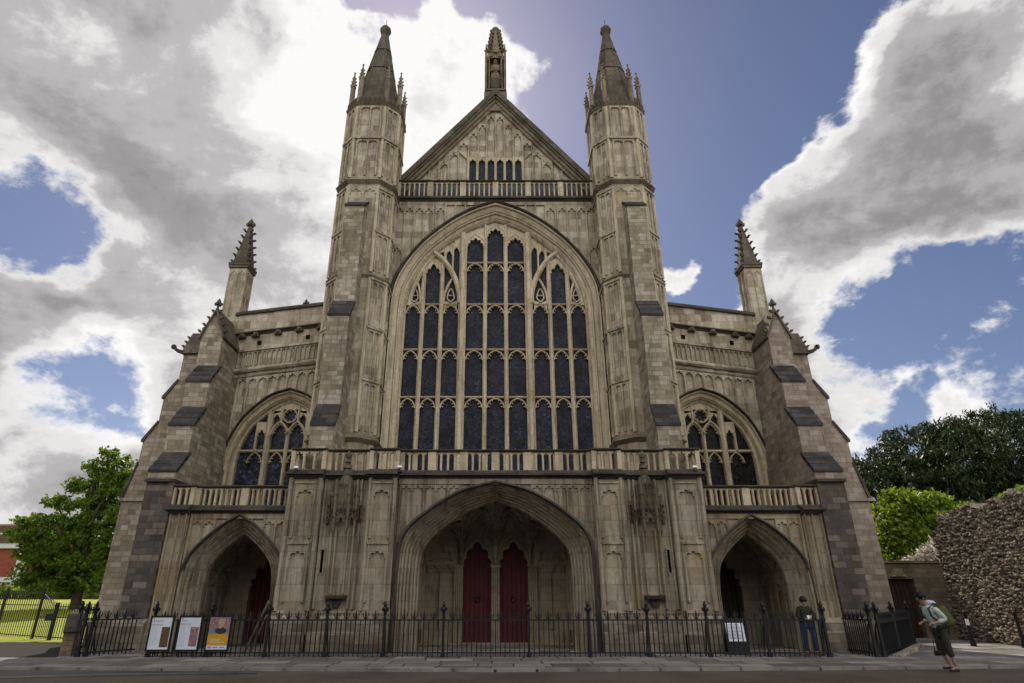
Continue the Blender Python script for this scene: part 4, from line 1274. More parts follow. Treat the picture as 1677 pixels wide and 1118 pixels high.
# ---------- aisle fronts with raked parapets
K = -.135
for s in (-1, 1):
    cx = 9.0
    O = arch_path([(0, 10.05), (.75, 9.8), (1.35, 9.33), (1.88, 8.74), (2.26, 7.96), (2.45, 7.33), (2.55, 6.6)], 4.2, cx, 22)
    I = arch_path([(0, 9.53), (.6, 9.27), (1.42, 8.58), (1.76, 8.05), (1.97, 7.45), (2.05, 6.9)], 4.2, cx, 22)
    oz = arch_z(O); izz = arch_z(I)
    rk = lambda z: (lambda x: z + K * (x - 7.9))
    b = MB(s)
    b.arch_wall(6.4, 11.9, 4.2, rk(14.2), 25.3, O)
    b.poly([(6.4, 25.3, rk(14.2)(6.4)), (11.9, 25.3, rk(14.2)(11.9)), (11.9, 25.9, rk(14.2)(11.9)), (6.4, 25.9, rk(14.2)(6.4))])
    af = b.build('aisle_front', dressed, C)
    b = MB(s); b.shear = (K, 7.9)
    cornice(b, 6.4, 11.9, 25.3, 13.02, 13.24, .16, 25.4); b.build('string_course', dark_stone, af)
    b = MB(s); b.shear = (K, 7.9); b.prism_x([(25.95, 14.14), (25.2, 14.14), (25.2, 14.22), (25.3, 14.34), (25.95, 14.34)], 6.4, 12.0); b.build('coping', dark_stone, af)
    b = MB(s); b.shear = (K, 7.9)
    b.arcade(7.55, 11.75, 20, 11.5, 12.22, 25.22, 25.3, .06, 1.2, 3, .35, hood=.04)
    b.box(6.4, 11.8, 25.16, 25.3, 12.22, 12.32)
    b.prism_x([(25.3, 11.22), (25.2, 11.22), (25.12, 11.3), (25.12, 11.38), (25.22, 11.46), (25.3, 11.46)], 6.4, 11.8)
    b.prism_x([(25.3, 11.0), (25.24, 11.0), (25.2, 11.06), (25.3, 11.12)], 6.4, 11.6)
    zf = lambda x: oz(x) - K * (x - 7.9) + .02
    b.arcade(7.5, 11.35, 9, 6.2, 10.95, 25.2, 25.3, .11, 1.1, 3, .32, zbf=zf, hood=.06)
    b.build('panelling', dressed, af)
    for x in (8.0, 8.95, 9.9, 10.9, 11.5):
        b = MB(s); b.shear = (K, 7.9)
        b.ball((x, 25.14, 13.0), .13, 6, (1.1, 1, .9)); b.box(x - .16, x + .16, 25.1, 25.3, 12.9, 13.0)
        b.build('carved_boss', spire_stone, af)
    for x in (8.55, 10.72):
        b = MB(s); b.box(x - .09, x + .09, 25.285, 25.31, rk(12.62)(x) - .1, rk(12.62)(x) + .1); b.build('drain_hole', void_m, af)
    b = MB(s); b.shear = (K, 7.9); b.xf = None
    fx = 8.35 if s < 0 else 9.9
    if s < 0: finial(b, 8.95, 25.6, 14.3, .22)
    if s < 0: b.build('finial', spire_stone, af)
    # window
    b = MB(s)
    b.arch_sweep(O, I, [(.12, 25.3), (.2, 25.22), (.28, 25.26), (.34, 25.36), (.6, 25.42), (.64, 25.5), (.72, 25.46), (.8, 25.58), (.95, 25.62), (1.0, 25.66), (1.0, 25.85)])
    aw = b.build('aisle_window', trac_stone, C)
    b = MB(s); b.arch_sweep(O, I, [(-.02, 25.32), (-.04, 25.16), (.06, 25.12), (.12, 25.2), (.12, 25.32)])
    for q in (-1, 1): b.box(cx + q * 2.6 - .16, cx + q * 2.6 + .16, 25.05, 25.3, 7.05, 7.3)
    b.build('hood_mould', dark_stone, aw)
    b = MB(s)
    for a, c in zip(I[1:], I[2:-1]): b.poly([(a[0], 25.84, 4.3), (c[0], 25.84, 4.3), (c[0], 25.84, c[1]), (a[0], 25.84, a[1])])
    b.build('glass', glass_a if s < 0 else glass_d, aw)
    for dx, w, top in ((-.84, .24, 9.1), (0, .15, 8.35), (.84, .24, 9.1)):
        b = MB(s); b.bar([(cx + dx, 4.3), (cx + dx, top)], w, 25.6 if w < .2 else 25.54, 25.84); b.build('mullion', trac_stone, aw)
    b = MB(s)
    b.prism_x([(25.84, 7.31), (25.69, 7.33), (25.66, 7.38), (25.72, 7.44), (25.84, 7.44)], cx - 2.0, cx + 2.0)
    for x, w in ((-.37, .27), (.37, .27), (-1.30, .30), (1.30, .30)):
        b.cusp_arch(cx + x, 6.86, w, .45, .05, 25.67, 25.84)
    b.build('transom', trac_stone, aw)
    b = MB(s)
    for q in (-1, 1):
        b.cusp_arch(cx + q * .37, 8.12, .30, .44, .05, 25.67, 25.84)
        arc = two_centred(.36, .6, 8.05)
        b.bar([(cx + q * .37 + x, z) for x, z in arc[::-1]], .08, 25.6, 25.84); b.bar([(cx + q * .37 - x, z) for x, z in arc[::-1]], .08, 25.6, 25.84)
        b.bar([(cx + q * .37, 8.62), (cx + q * .37, izz(cx + q * .37))], .10, 25.62, 25.84)
        b.head(cx + q * .58, 8.85, .10, .16, .16, .3, 25.68, 25.84, 3, .3)
        b.prism([(cx + q * x, z) for x, z in [(.40, 9.1), (.80, 9.0), (.80, izz(cx + .8)), (.40, izz(cx + .4))]], 25.68, 25.85)
        # outer lights
        b.bar([(cx + q * 1.36, 7.4), (cx + q * 1.36, izz(cx + 1.36))], .09, 25.64, 25.84)
        b.head(cx + q * 1.15, 8.05, .16, .26, .21, .6, 25.68, 25.84, 3, .3)
    circ = [(cx + .30 * math.cos(2 * math.pi * i / 20), 8.93 + .30 * math.sin(2 * math.pi * i / 20)) for i in range(21)]
    b.bar(circ, .055, 25.64, 25.84)
    for k in range(8):
        a = 2 * math.pi * k / 8; b.bar([(cx + .31 * math.cos(a), 8.93 + .31 * math.sin(a)), (cx + .21 * math.cos(a), 8.93 + .21 * math.sin(a))], .05, 25.68, 25.84)
    b.prism([(cx - .4, 9.22), (cx + .4, 9.22), (cx + .35, izz(cx + .35)), (cx, izz(cx)), (cx - .35, izz(cx + .35))], 25.68, 25.85)
    b.build('tracery', trac_stone, aw)

# ---------- corner buttresses
for s in (-1, 1):
    b = MB(s)
    st = [(21.5, 0, 5.74, 11.30, 12.26), (22.2, 5.74, 7.6, 11.37, 12.30), (22.9, 7.6, 9.58, 11.45, 12.38), (23.6, 9.58, 11.95, 11.60, 12.50)]
    for i, (y, z0, z1, x0, x1) in enumerate(st):
        b.box(x0, x1, y, 25.3, z0 if i else 5.42, z1)
        if i < 3:
            yn = st[i + 1][0]; zz = (6.5, 8.45, 10.45)[i]
            b.prism_x([(y + .002, z1), (yn, zz), (25.3, zz), (25.3, z1)], x0 + .012, x1 - .012)
    xm = (st[3][3] + st[3][4]) / 2
    b.prism([(st[3][3], 11.95), (st[3][4], 11.95), (xm, 13.0)], 23.6, 25.3)
    cb = b.build('corner_buttress', [ashlar, ashlar_pink][s > 0], C)
    b = MB(s); b.box(11.30, 12.26, 21.5, 25.3, 0, 5.4); b.build('pier', pier_stone, cb)
    b = MB(s)
    b.prism_x([(25.0, 0), (21.3, 0), (21.3, .75), (21.36, .85), (21.5, .95), (25.0, .95)], 11.24, 12.34)
    b.build('plinth', plinth_stone, cb)
    b = MB(s); b.box(11.27, 12.29, 21.38, 25.3, 5.34, 5.44); b.build('string_course', dark_stone, cb)
    for i, n in ((0, 3), (1, 3), (2, 3)):
        y, z0, z1, x0, x1 = st[i]; yn = st[i + 1][0]; zz = (6.5, 8.45, 10.45)[i]
        b = MB(s); slate_slab(b, x0, x1, y, z1, yn, zz, n=n); b.build('weathering', slate_m, cb)
    b = MB(s)
    for q in (-1, 1):
        x0 = xm + q * .55
        p = [(x0, 11.78), (x0 - q * .05, 11.72), (xm, 12.98), (xm, 13.16)]
        b.prism(p if q > 0 else p[::-1], 23.5, 25.6)
        for k in range(4):
            t = (k + .5) / 4; crocket(b, x0 + (xm - x0) * t + q * .05, 23.56, 11.85 + 1.25 * t + .05, q * .5, -.1, .10)
    b.build('gablet_roof', spire_stone, cb)
    b = MB(s); finial(b, xm, 23.6, 13.08, .26); b.build('finial', spire_stone, cb)
    # side-facing buttress
    b = MB(s)
    prof = [(12.0, 0), (14.62, 0), (14.62, 5.18), (14.32, 6.55), (14.32, 7.46), (13.87, 8.24), (13.87, 9.29), (13.42, 10.05), (13.42, 11.3), (12.0, 11.3)]
    b.prism(prof, 24.2, 25.2)
    sb = b.build('side_buttress', [ashlar, ashlar_pink][s > 0], C)
    for (x0, z0, x1, z1) in ((14.62, 5.18, 14.32, 6.55), (14.32, 7.46, 13.87, 8.24), (13.87, 9.29, 13.42, 10.05)):
        b = MB(s); b.prism([(x0 + .07, z0 - .05), (x0 + .07, z0 + .05), (x1 + .01, z1 + .07), (x1 - .03, z1), (x0 - .02, z0 - .05)], 24.14, 25.26)
        b.build('weathering', dark_stone, sb)
    b = MB(s); b.box(12.3, 14.69, 24.12, 25.28, 5.06, 5.18); b.build('string_course', ashlar_pink, sb)
    b = MB(s); b.box(12.36, 14.75, 24.08, 25.3, 0, .8); b.build('plinth', ashlar_pink, sb)
    b = MB(s)
    b.prism_x([(24.05, 11.25), (24.7, 12.45), (25.35, 11.25)], 12.2, 13.5)
    for k in range(4):
        t = k / 3; crocket(b, 12.75 + .75 * t, 24.62 - .5 * t * .3, 12.42 - 1.1 * t, .5, -.3, .11)
        crocket(b, 13.5, 24.1 + .15 * k, 11.35 + .27 * k, .6, -.2, .10)
    b.build('gablet_roof', spire_stone, sb)
    b = MB(s); finial(b, 12.95, 24.65, 12.42, .22); b.build('finial', spire_stone, sb)
    b = MB(s); b.tube([(13.4, 24.15, 11.3), (13.65, 24.1, 11.36), (13.82, 24.08, 11.48)], .1, 6, .07); b.ball((13.86, 24.08, 11.54), .12, 7); b.build('gargoyle', dark_stone, sb)
    # corner pinnacle
    px_, py_ = 12.3, 25.72
    b = MB(s); b.box(px_ - .44, px_ + .44, py_ - .44, py_ + .44, 12.2, 13.5); b.box(px_ - .39, px_ + .39, py_ - .39, py_ + .39, 13.5, 16.3)
    pn = b.build('corner_pinnacle', dressed, C)
    b = MB(s)
    for o, d in (((px_, py_ - .39), (1, 0)), ((px_ - .39, py_), (0, -1)), ((px_ + .39, py_), (0, 1))):
        b.xf = (o, d); b.arcade(-.38, .38, 2, 13.6, 16.1, -.04, 0, .08, 1.3, 3, .35, hood=.12); b.xf = None
    b.build('panelling', dressed, pn)
    b = MB(s)
    for z0, z1, h in ((16.15, 16.3, .47), (16.3, 16.42, .5)): b.box(px_ - h, px_ + h, py_ - h, py_ + h, z0, z1)
    crocketed_spire(b, px_, py_, .42, 16.42, 18.7, 6, .11, f=.31, top=.09)
    b.build('spire', spire_stone, pn)
    b = MB(s); finial(b, px_, py_, 18.5, .34); b.build('finial', spire_stone, pn)


# ================================================================== railings and gates
def picket(b, x, y, zt, fancy=True, zb=.05, r=.014):
    b.box(x - r, x + r, y - r, y + r, zb, zt)
    if fancy:
        t = zt
        b.frustum([(x - .012, y - .012), (x + .012, y - .012), (x + .012, y + .012), (x - .012, y + .012)], t, [(x - .034, y - .014), (x + .034, y - .014), (x + .034, y + .014), (x - .034, y + .014)], t + .11)
        b.frustum([(x - .034, y - .014), (x + .034, y - .014), (x + .034, y + .014), (x - .034, y + .014)], t + .11, [(x - .004, y - .004), (x + .004, y - .004), (x + .004, y + .004), (x - .004, y + .004)], t + .26)
        for q in (-1, 1):
            b.tube([(x, y, t + .01), (x + q * .045, y, t + .05), (x + q * .078, y, t + .11), (x + q * .092, y, t + .16), (x + q * .06, y, t + .175)], .018, 5, .012)


def fence_panel(parent, p0, p1, n, rail=.98, plate=False, plain=False):
    b = MB(); d = Vector((p1[0] - p0[0], p1[1] - p0[1])); L = d.length; d.normalize()
    b.xf = (p0, (d.x, d.y))
    b.box(0, L, -.012, .012, rail - .02, rail + .02); b.box(0, L, -.012, .012, .09, .13)
    for k in range(n):
        x = L * (k + 1) / (n + 1)
        fancy = (k % 2 == 1) and not plain
        picket(b, x, 0, rail + (.01 if not plain else .06), fancy, .03 if k % 3 else .0)
    if plate:
        b.box(.05, L - .05, .02, .035, .12, rail - .02)
        b.box(.0, L, -.03, .05, rail - .10, rail - .02)
    b.xf = None
    return b.build('fence_panel', iron_blue if plate else iron, parent)


pm = MB()
pm.box(-.036, .036, -.036, .036, 0, 1.12); pm.box(-.06, .06, -.06, .06, 0, .12); pm.box(-.05, .05, -.05, .05, .96, 1.03)
pm.frustum([(-.03, -.03), (.03, -.03), (.03, .03), (-.03, .03)], 1.12, [(-.05, -.05), (.05, -.05), (.05, .05), (-.05, .05)], 1.2)
for ax in (0, 1):
    rg = [(-.115, 1.27), (-.07, 1.33), (-.035, 1.33), (-.05, 1.40), (0, 1.49), (.05, 1.40), (.035, 1.33), (.07, 1.33), (.115, 1.27), (.07, 1.21), (.03, 1.22), (.03, 1.16), (-.03, 1.16), (-.03, 1.22), (-.07, 1.21)]
    if ax == 0: pm.prism(rg, -.025, .025)
    else: pm.prism_x(rg, -.025, .025)
for q in (-1,):      # curved stay behind the post
    pm.tube([(0, .05, .95), (0, .18, .75), (0, .24, .5), (0, .3, .3), (0, .42, .0)], .022, 6)
post_src = [None]


def post(parent, x, y):
    if post_src[0] is None:
        o = pm.build('fence_post', iron, None); post_src[0] = o; o.parent = parent
    else:
        o = post_src[0].copy(); scene.collection.objects.link(o); o.parent = parent
    o.location = (x - parent.location.x, y - parent.location.y, 0)
    return o


FY = 19.75
F = thing('iron_fence', 'long black iron fence with fleur-de-lis spikes across the front of the porches', 'fence', (0, FY, 0))
PX = [-10.12, -8.43, -6.73, -5.0, -3.29, -1.54, .98, 2.76, 4.5, 6.26, 7.99, 9.73]
for x in PX: post(F, x, FY)
for a, c in zip(PX, PX[1:]):
    fence_panel(F, (a, FY), (c, FY), 11 if c - a < 2 else 17)
g1 = thing('open_gate', 'black spiked iron gate leaf swung open left of the poster boards', 'gate', (-12.17, FY, 0))
post(g1, -12.17, FY); post(g1, -12.0, FY + .12); fence_panel(g1, (-12.1, FY + .05), (-11.25, FY + 1.35), 11)
g2 = thing('open_gate', 'black spiked iron gate leaf swung open at the right end near the walking man', 'gate', (11.1, FY, 0))
post(g2, 11.1, FY); fence_panel(g2, (11.05, FY + .05), (10.95, FY + 1.3), 11)
sf = thing('iron_fence', 'dark iron fence with solid plate running back to the right corner buttress', 'fence', (11.3, FY, 0))
post(sf, 11.35, FY + .05)
for a, c in (((11.35, FY + .05), (13.1, 21.9)), ((13.1, 21.9), (14.9, 23.95))):
    fence_panel(sf, a, c, 21, plate=True); post(sf, c[0], c[1])
lf = thing('iron_fence', 'black iron fence running back from the left gate behind the low stone wall', 'fence', (-12.3, FY, 0))
for a, c in (((-12.4, FY + .1), (-13.7, 21.9)), ((-13.7, 21.9), (-15.0, 23.9))):
    fence_panel(lf, a, c, 17); post(lf, c[0], c[1])

# low stone wall at the left
W = thing('low_wall', 'low brownish stone wall with dark coping beside the left gate', 'wall', (-13, 21, 0))
b = MB(); a0, a1 = Vector((-12.75, 20.15)), Vector((-15.25, 24.3)); d = (a1 - a0).normalized(); L = (a1 - a0).length
b.xf = ((a0.x, a0.y), (d.x, d.y)); b.prism([(0, 0), (L, 0), (L, 1.0), (.5, 1.0), (.12, .86), (0, .6)], -.18, .18); b.xf = None
b.build('wall', stone('brown_rubble_wall', [(.19, .135, .10), (.25, .18, .13), (.29, .215, .155)], .35, .14, stain=.4, streak=.2), W)
b = MB(); b.xf = ((a0.x, a0.y), (d.x, d.y)); b.prism([(-.03, .62), (.10, .88), (.48, 1.02), (L, 1.02), (L, 1.10), (.45, 1.10), (.04, .95), (-.1, .65)], -.22, .22); b.xf = None
b.build('coping', dark_stone, W)

# railings round the lawn
lr = thing('lawn_railing', 'tall black iron railing at far left in front of the sunlit lawn', 'railing', (-20, 28.5, 0))
def plain_rail(parent, name, p0, p1, n, zt0, zt1, mid=None):
    b = MB(); d = Vector((p1[0] - p0[0], p1[1] - p0[1])); L = d.length; d.normalize(); b.xf = (p0, (d.x, d.y))
    for k in range(n + 1):
        x = L * k / n; zt = zt0 + (zt1 - zt0) * (k / n)
        b.box(x - .011, x + .011, -.011, .011, .04, zt + .08)
        b.cone((x, 0), .016, zt + .08, .002, zt + .15, 4)
    for z0, z1 in ((zt0, zt1), (.12, .12)) + (((mid, mid),) if mid else ()):
        b.hexa([(0, -.014, z0 - .018), (L, -.014, z1 - .018), (L, .014, z1 - .018), (0, .014, z0 - .018), (0, -.014, z0 + .018), (L, -.014, z1 + .018), (L, .014, z1 + .018), (0, .014, z0 + .018)])
    b.xf = None
    return b.build(name, iron, parent)
plain_rail(lr, 'railing_panel', (-27.5, 33.3), (-19.3, 27.95), 44, 1.78, 1.78, 1.3)
for x, y in ((-25.2, 31.8), (-22.3, 29.9), (-19.25, 27.9)):
    b = MB(); b.box(x - .04, x + .04, y - .04, y + .04, 0, 1.95); b.cone((x, y), .06, 1.95, .01, 2.08, 6); b.build('post', iron, lr)
lg = thing('lawn_gate', 'lower black iron gate with latch opening onto the sunlit lawn', 'gate', (-18, 27, 0))
plain_rail(lg, 'gate_panel', (-19.15, 27.85), (-18.0, 27.1), 9, 1.72, 1.22, .85)
plain_rail(lg, 'gate_panel', (-17.95, 27.1), (-15.4, 25.5), 15, 1.25, 1.25, .85)
b = MB(); b.box(-18.05, -17.93, 27.03, 27.15, 0, 1.4); b.build('post', iron, lg)
b = MB(); b.box(-18.4, -18.05, 27.12, 27.26, .72, .98); b.build('latch', iron, lg)

# ================================================================== boards and small things
paper = flat('printed_paper', (.62, .66, .74), .5, noise=.08, nscale=3)
ink_r = flat('maroon_ink', (.42, .12, .14), .6); ink_b = flat('violet_ink', (.22, .20, .36), .6); ink_g = flat('grey_ink', (.36, .38, .46), .6)
ochre = flat('ochre_print', (.50, .27, .02), .5); pic_brown = flat('brown_interior_print', (.16, .085, .035), .5, noise=.75, nscale=16, var=(.05, .035, .02))
pic_mixed = flat('coloured_figures_print', (.42, .22, .15), .5, nscale=13, var=(.10, .06, .16)); skinprint = flat('portrait_print', (.46, .28, .20), .5, noise=.3, nscale=25)
hairprint = flat('fair_hair_print', (.42, .34, .22), .6, noise=.4, nscale=30); darkprint = flat('dark_clothes_print', (.02, .02, .03), .6); greyprint = flat('grey_print', (.20, .21, .26), .6, noise=.4, nscale=14)
white_print = flat('white_ink', (.78, .76, .72), .6)


def words(text, x, y, z, size, mat, parent, name):
    cu = bpy.data.curves.new(name, 'FONT'); cu.body = text; cu.size = size; cu.extrude = .0005; cu.align_x = 'LEFT'
    cu.materials.append(mat)
    o = bpy.data.objects.new(name, cu); scene.collection.objects.link(o)
    o.rotation_euler = (R(90), 0, 0)
    me = bpy.data.meshes.new_from_object(o.evaluated_get(bpy.context.evaluated_depsgraph_get()))
    bpy.data.objects.remove(o)
    o = bpy.data.objects.new(name, me); scene.collection.objects.link(o); o.rotation_euler = (R(90), 0, 0)
    o.parent = parent
    g = parent['org'] if 'org' in parent else (0, 0, 0)
    o.location = (x - g[0], y - g[1], z - g[2])
    return o


def poster_board(x0, label):
    y = 19.58; w, z0, z1 = .61, .20, 1.06
    t = thing('poster_board', label, 'poster board', (x0 + w / 2, y, 0), 'poster boards fixed to the iron fence')
    b = MB(); f = .045
    b.box(x0 - f, x0, y, y + .05, z0 - f, z1 + f); b.box(x0 + w, x0 + w + f, y, y + .05, z0 - f, z1 + f)
    b.box(x0, x0 + w, y, y + .05, z1, z1 + f); b.box(x0, x0 + w, y, y + .05, z0 - f, z0); b.box(x0, x0 + w, y + .02, y + .05, z0, z1)
    for q in (.1, w - .1): b.box(x0 + q - .02, x0 + q + .02, y + .02, y + .06, 0, z0)
    b.build('frame', iron, t)
    b = MB(); b.box(x0 + .01, x0 + w - .01, y + .008, y + .02, z0 + .01, z1 - .01)
    sh = b.build('poster_sheet', paper, t)
    return t, sh, y


def rect(parent, name, x0, x1, z0, z1, y, m):
    b = MB(); b.box(x0, x1, y, y + .002, z0, z1); return b.build(name, m, parent)


def text_lines(parent, name, x0, x1, z0, z1, n, y, m, seed):
    r = random.Random(seed); b = MB()
    for k in range(n):
        z = z1 - (z1 - z0) * k / n; x = x0
        L = x0 + (x1 - x0) * (r.random() * .5 + .5)
        while x < L:
            wd = .015 + r.random() * .035; b.box(x, min(x + wd, L), y, y + .001, z - .009, z); x += wd + .008
    return b.build(name, m, parent)


t, sh, y = poster_board(-10.11, 'black framed white poster with maroon heading and brown church interior picture')
words('SUNDAY', -10.08, y + .006, .93, .085, ink_r, sh, 'heading'); words('SERVICES', -10.08, y + .006, .835, .075, ink_r, sh, 'heading')
rect(sh, 'church_photo', -9.77, -9.53, .27, .80, y + .005, pic_brown); text_lines(sh, 'small_print', -10.07, -9.82, .3, .80, 12, y + .006, ink_g, 1)
rect(sh, 'crest', -10.07, -10.03, 1.0, 1.04, y + .005, ink_r)
t, sh, y = poster_board(-9.27, 'black framed white poster with violet and maroon heading and colourful picture')
words('DAILY', -9.24, y + .006, .94, .075, ink_b, sh, 'heading'); words('SERVICES', -9.24, y + .006, .845, .075, ink_r, sh, 'heading')
rect(sh, 'colour_photo', -8.93, -8.69, .29, .80, y + .005, pic_mixed); text_lines(sh, 'small_print', -9.23, -8.98, .26, .80, 13, y + .006, ink_g, 2)
rect(sh, 'crest', -9.23, -9.19, 1.0, 1.04, y + .005, ink_r)
t, sh, y = poster_board(-8.40, 'black framed poster with portrait of fair haired person above an ochre band')
x0 = -8.40
rect(sh, 'portrait_backdrop', x0 + .015, x0 + .595, .62, 1.045, y + .006, pic_mixed)
rect(sh, 'portrait_backdrop', x0 + .015, x0 + .595, .62, .78, y + .004, greyprint)
b = MB()
def disc2(b, cx, cz, rx, rz, y, n=18): b.poly([(cx + rx * math.cos(2 * math.pi * i / n), y, cz + rz * math.sin(2 * math.pi * i / n)) for i in range(n)])
b.m = 0; disc2(b, x0 + .36, .70, .17, .085, y + .0035); b.m = 1; disc2(b, x0 + .35, .93, .105, .10, y + .0030); b.m = 2; disc2(b, x0 + .335, .85, .065, .095, y + .0025)
b.build('portrait', [darkprint, hairprint, skinprint], sh)
rect(sh, 'ochre_band', x0 + .015, x0 + .595, .315, .62, y + .005, ochre)
text_lines(sh, 'white_lettering', x0 + .10, x0 + .55, .36, .48, 3, y + .003, white_print, 4)
rect(sh, 'logo', x0 + .05, x0 + .15, .24, .285, y + .005, ink_r); rect(sh, 'logo', x0 + .2, x0 + .34, .25, .275, y + .005, ink_b); rect(sh, 'logo', x0 + .39, x0 + .54, .25, .275, y + .005, ink_b)

nb = thing('notice_board', 'black standing notice board with white sheet behind the fence by the right porch', 'notice board', (7.4, 20.4, 0))
b = MB()
b.hexa([(7.02, 20.38, .0), (7.66, 20.38, 0), (7.66, 20.42, 0), (7.02, 20.42, 0), (7.02, 20.58, 1.0), (7.66, 20.58, 1.0), (7.66, 20.62, 1.0), (7.02, 20.62, 1.0)])
b.hexa([(7.06, 20.85, .0), (7.62, 20.85, 0), (7.62, 20.88, 0), (7.06, 20.88, 0), (7.06, 20.60, 1.0), (7.62, 20.60, 1.0), (7.62, 20.63, 1.0), (7.06, 20.63, 1.0)])
b.build('board', iron, nb)
b = MB(); b.hexa([(7.07, 20.44, .37), (7.61, 20.44, .37), (7.61, 20.452, .37), (7.07, 20.452, .37), (7.07, 20.538, .87), (7.61, 20.538, .87), (7.61, 20.55, .87), (7.07, 20.55, .87)])
shn = b.build('sheet', flat('bright_white_paper', (.86, .88, .95), .5), nb)
b = MB()
r_ = random.Random(5)
for k in range(11):
    z = .82 - k * .038; yy = 20.44 + (z - .37) / .5 * .098 - .003
    b.hexa([(7.12, yy, z), (7.12 + .22 + .2 * r_.random(), yy, z), (7.3, yy + .002, z + .01), (7.12, yy + .002, z + .01)] * 1 + [(7.12, yy, z + .012), (7.5, yy, z + .012), (7.5, yy + .003, z + .014), (7.12, yy + .003, z + .014)])
b.build('small_print', ink_b, shn)

b = MB(); b.tube([(-7.55, 20.35, .04), (-6.92, 20.1, 1.5)], .035, 8); b.tube([(-7.40, 20.42, .04), (-6.95, 20.15, 1.1)], .03, 8); b.tube([(-7.3, 20.39, .35), (-7.2, 20.25, .72)], .02, 6)
tag(b.build('timber_prop', wood_m), 'weathered timber prop leaning behind the fence before the left porch', 'prop')

for x, yy, z, lab in ((-3.31, 20.95, 5.68, 'small white floodlight on the porch ledge left of the central arch'), (-6.85, 20.85, 5.64, 'small white floodlight on the ledge above the left side porch'), (6.85, 20.85, 5.66, 'small white floodlight on the ledge above the right side porch')):
    t = thing('floodlight', lab, 'floodlight', (x, yy, z), 'floodlights on the porch ledge')
    b = MB(); b.hexa([(x - .07, yy - .07, z + .05), (x + .07, yy - .07, z + .05), (x + .07, yy + .03, z), (x - .07, yy + .03, z), (x - .07, yy - .04, z + .12), (x + .07, yy - .04, z + .12), (x + .07, yy + .04, z + .09), (x - .07, yy + .04, z + .09)]); b.build('housing', white_lamp, t)
    b = MB(); b.box(x - .02, x + .02, yy - .01, yy + .04, z - .08, z + .02); b.box(x - .05, x + .05, yy - .04, yy + .25, z - .10, z - .06); b.build('bracket', iron, t)

# ================================================================== right side: rubble wall, garden wall
def rubble_mat():
    m, nt, b = new_mat('flint_rubble'); g = NG(nt)
    geo = g.n('ShaderNodeNewGeometry'); P = geo.outputs['Position']
    v = g.n('ShaderNodeTexVoronoi'); g.set(v, Scale=9.0); g.link(P, v.inputs['Vector'])
    c = g.ramp(v.outputs['Color'], [(.1, (.09, .075, .062)), (.4, (.19, .155, .12)), (.7, (.31, .255, .195)), (.92, (.42, .36, .29)), (1, (.60, .55, .47))])
    c = g.mix(1.0, c, g.ramp(g.noise(P, 30, 5, .7), [(.3, (.7, .7, .7)), (.7, (1.2, 1.2, 1.2))]), 'MULTIPLY')
    g.link(c, b.inputs['Base Color']); g.set(b, Roughness=.85, Specular_IOR_Level=.2)
    bp = g.n('ShaderNodeBump'); g.set(bp, Strength=.6, Distance=.03); g.link(g.noise(P, 22, 5, .7), bp.inputs['Height']); g.link(bp.outputs[0], b.inputs['Normal'])
    return m
rub_m = rubble_mat()
RW = thing('rubble_wall', 'tall ruined flint rubble wall with ragged top along the right side', 'wall', (19, 24, 0))
ny_, nz_ = 400, 230
ys = np.linspace(18.5, 27.9, ny_); zs = np.linspace(0, 5.05, nz_)
Yg, Zg = np.meshgrid(ys, zs, indexing='ij')
topz = 5.0 + .10 * np.sin(ys * 2.3) + .08 * np.sin(ys * 5.1 + 1) - .05 * (ys - 23) - .55 * (ys > 27.3)
topz += np.repeat(rng.normal(0, .07, ny_ // 4), 4)
Zg = Zg * (topz / 5.05)[:, None]
disp = np.full(Yg.shape, -.06)
nst = 6500
cy_ = rng.uniform(18.4, 28.3, nst); cz_ = (rng.integers(0, 46, nst) + rng.normal(.5, .2, nst)) * .112; rr = rng.uniform(.030, .080, nst); hh = rng.uniform(.02, .15, nst); el = rng.uniform(1.0, 1.9, nst)
for k in range(nst):
    dy = np.abs(ys - cy_[k]); sel = np.where(dy < rr[k] * el[k])[0]
    if len(sel) == 0: continue
    a, c = sel[0], sel[-1] + 1
    q = ((Yg[a:c] - cy_[k]) / (rr[k] * el[k])) ** 2 + ((Zg[a:c] - cz_[k]) / rr[k]) ** 2
    disp[a:c] = np.maximum(disp[a:c], np.where(q < 1, hh[k] * np.sqrt(np.clip(1 - q, 0, 1)) - .03, -1))
disp += rng.normal(0, .008, disp.shape)
Xw = 18.85 + .12 * (Yg - 24.5) - disp + .012 * Zg
vs = [(float(Xw[i, j]), float(Yg[i, j]), float(Zg[i, j])) for i in range(ny_) for j in range(nz_)]
b = MB(); b.v = vs
for i in range(ny_ - 1):
    for j in range(nz_ - 1):
        k = i * nz_ + j; b.face((k, k + nz_, k + nz_ + 1, k + 1))
tops = [i * nz_ + nz_ - 1 for i in range(ny_)]
back = [b.vert((20.2, float(ys[i]), float(topz[i]) + rng.normal(0, .05))) for i in range(ny_)]
backb = [b.vert((20.2, float(ys[i]), 0)) for i in range(ny_)]
for i in range(ny_ - 1):
    b.face((tops[i], tops[i + 1], back[i + 1], back[i])); b.face((back[i], back[i + 1], backb[i + 1], backb[i]))
b.face([nz_ * (ny_ - 1) + j for j in range(nz_)] + [back[-1], backb[-1]])
b.build('wall', rub_m, RW)
PLANTS = [(18.85 + .12 * (yy - 24.5) + .25, yy, float(np.interp(yy, ys, topz)) + .02) for yy in rng.uniform(21, 27.2, 16)]
b = MB()
tile_m = flat('old_clay_tiles', (.30, .17, .10), .8, noise=.4, nscale=7)
for k in range(5):
    b.prism_x([(18.9, 4.55 + .10 * k), (22.9, 4.55 + .10 * k), (22.9, 4.60 + .10 * k), (18.9, 4.60 + .10 * k)], 19.0 + .10 * k, 20.3)
b.build('tile_capping', tile_m, RW)
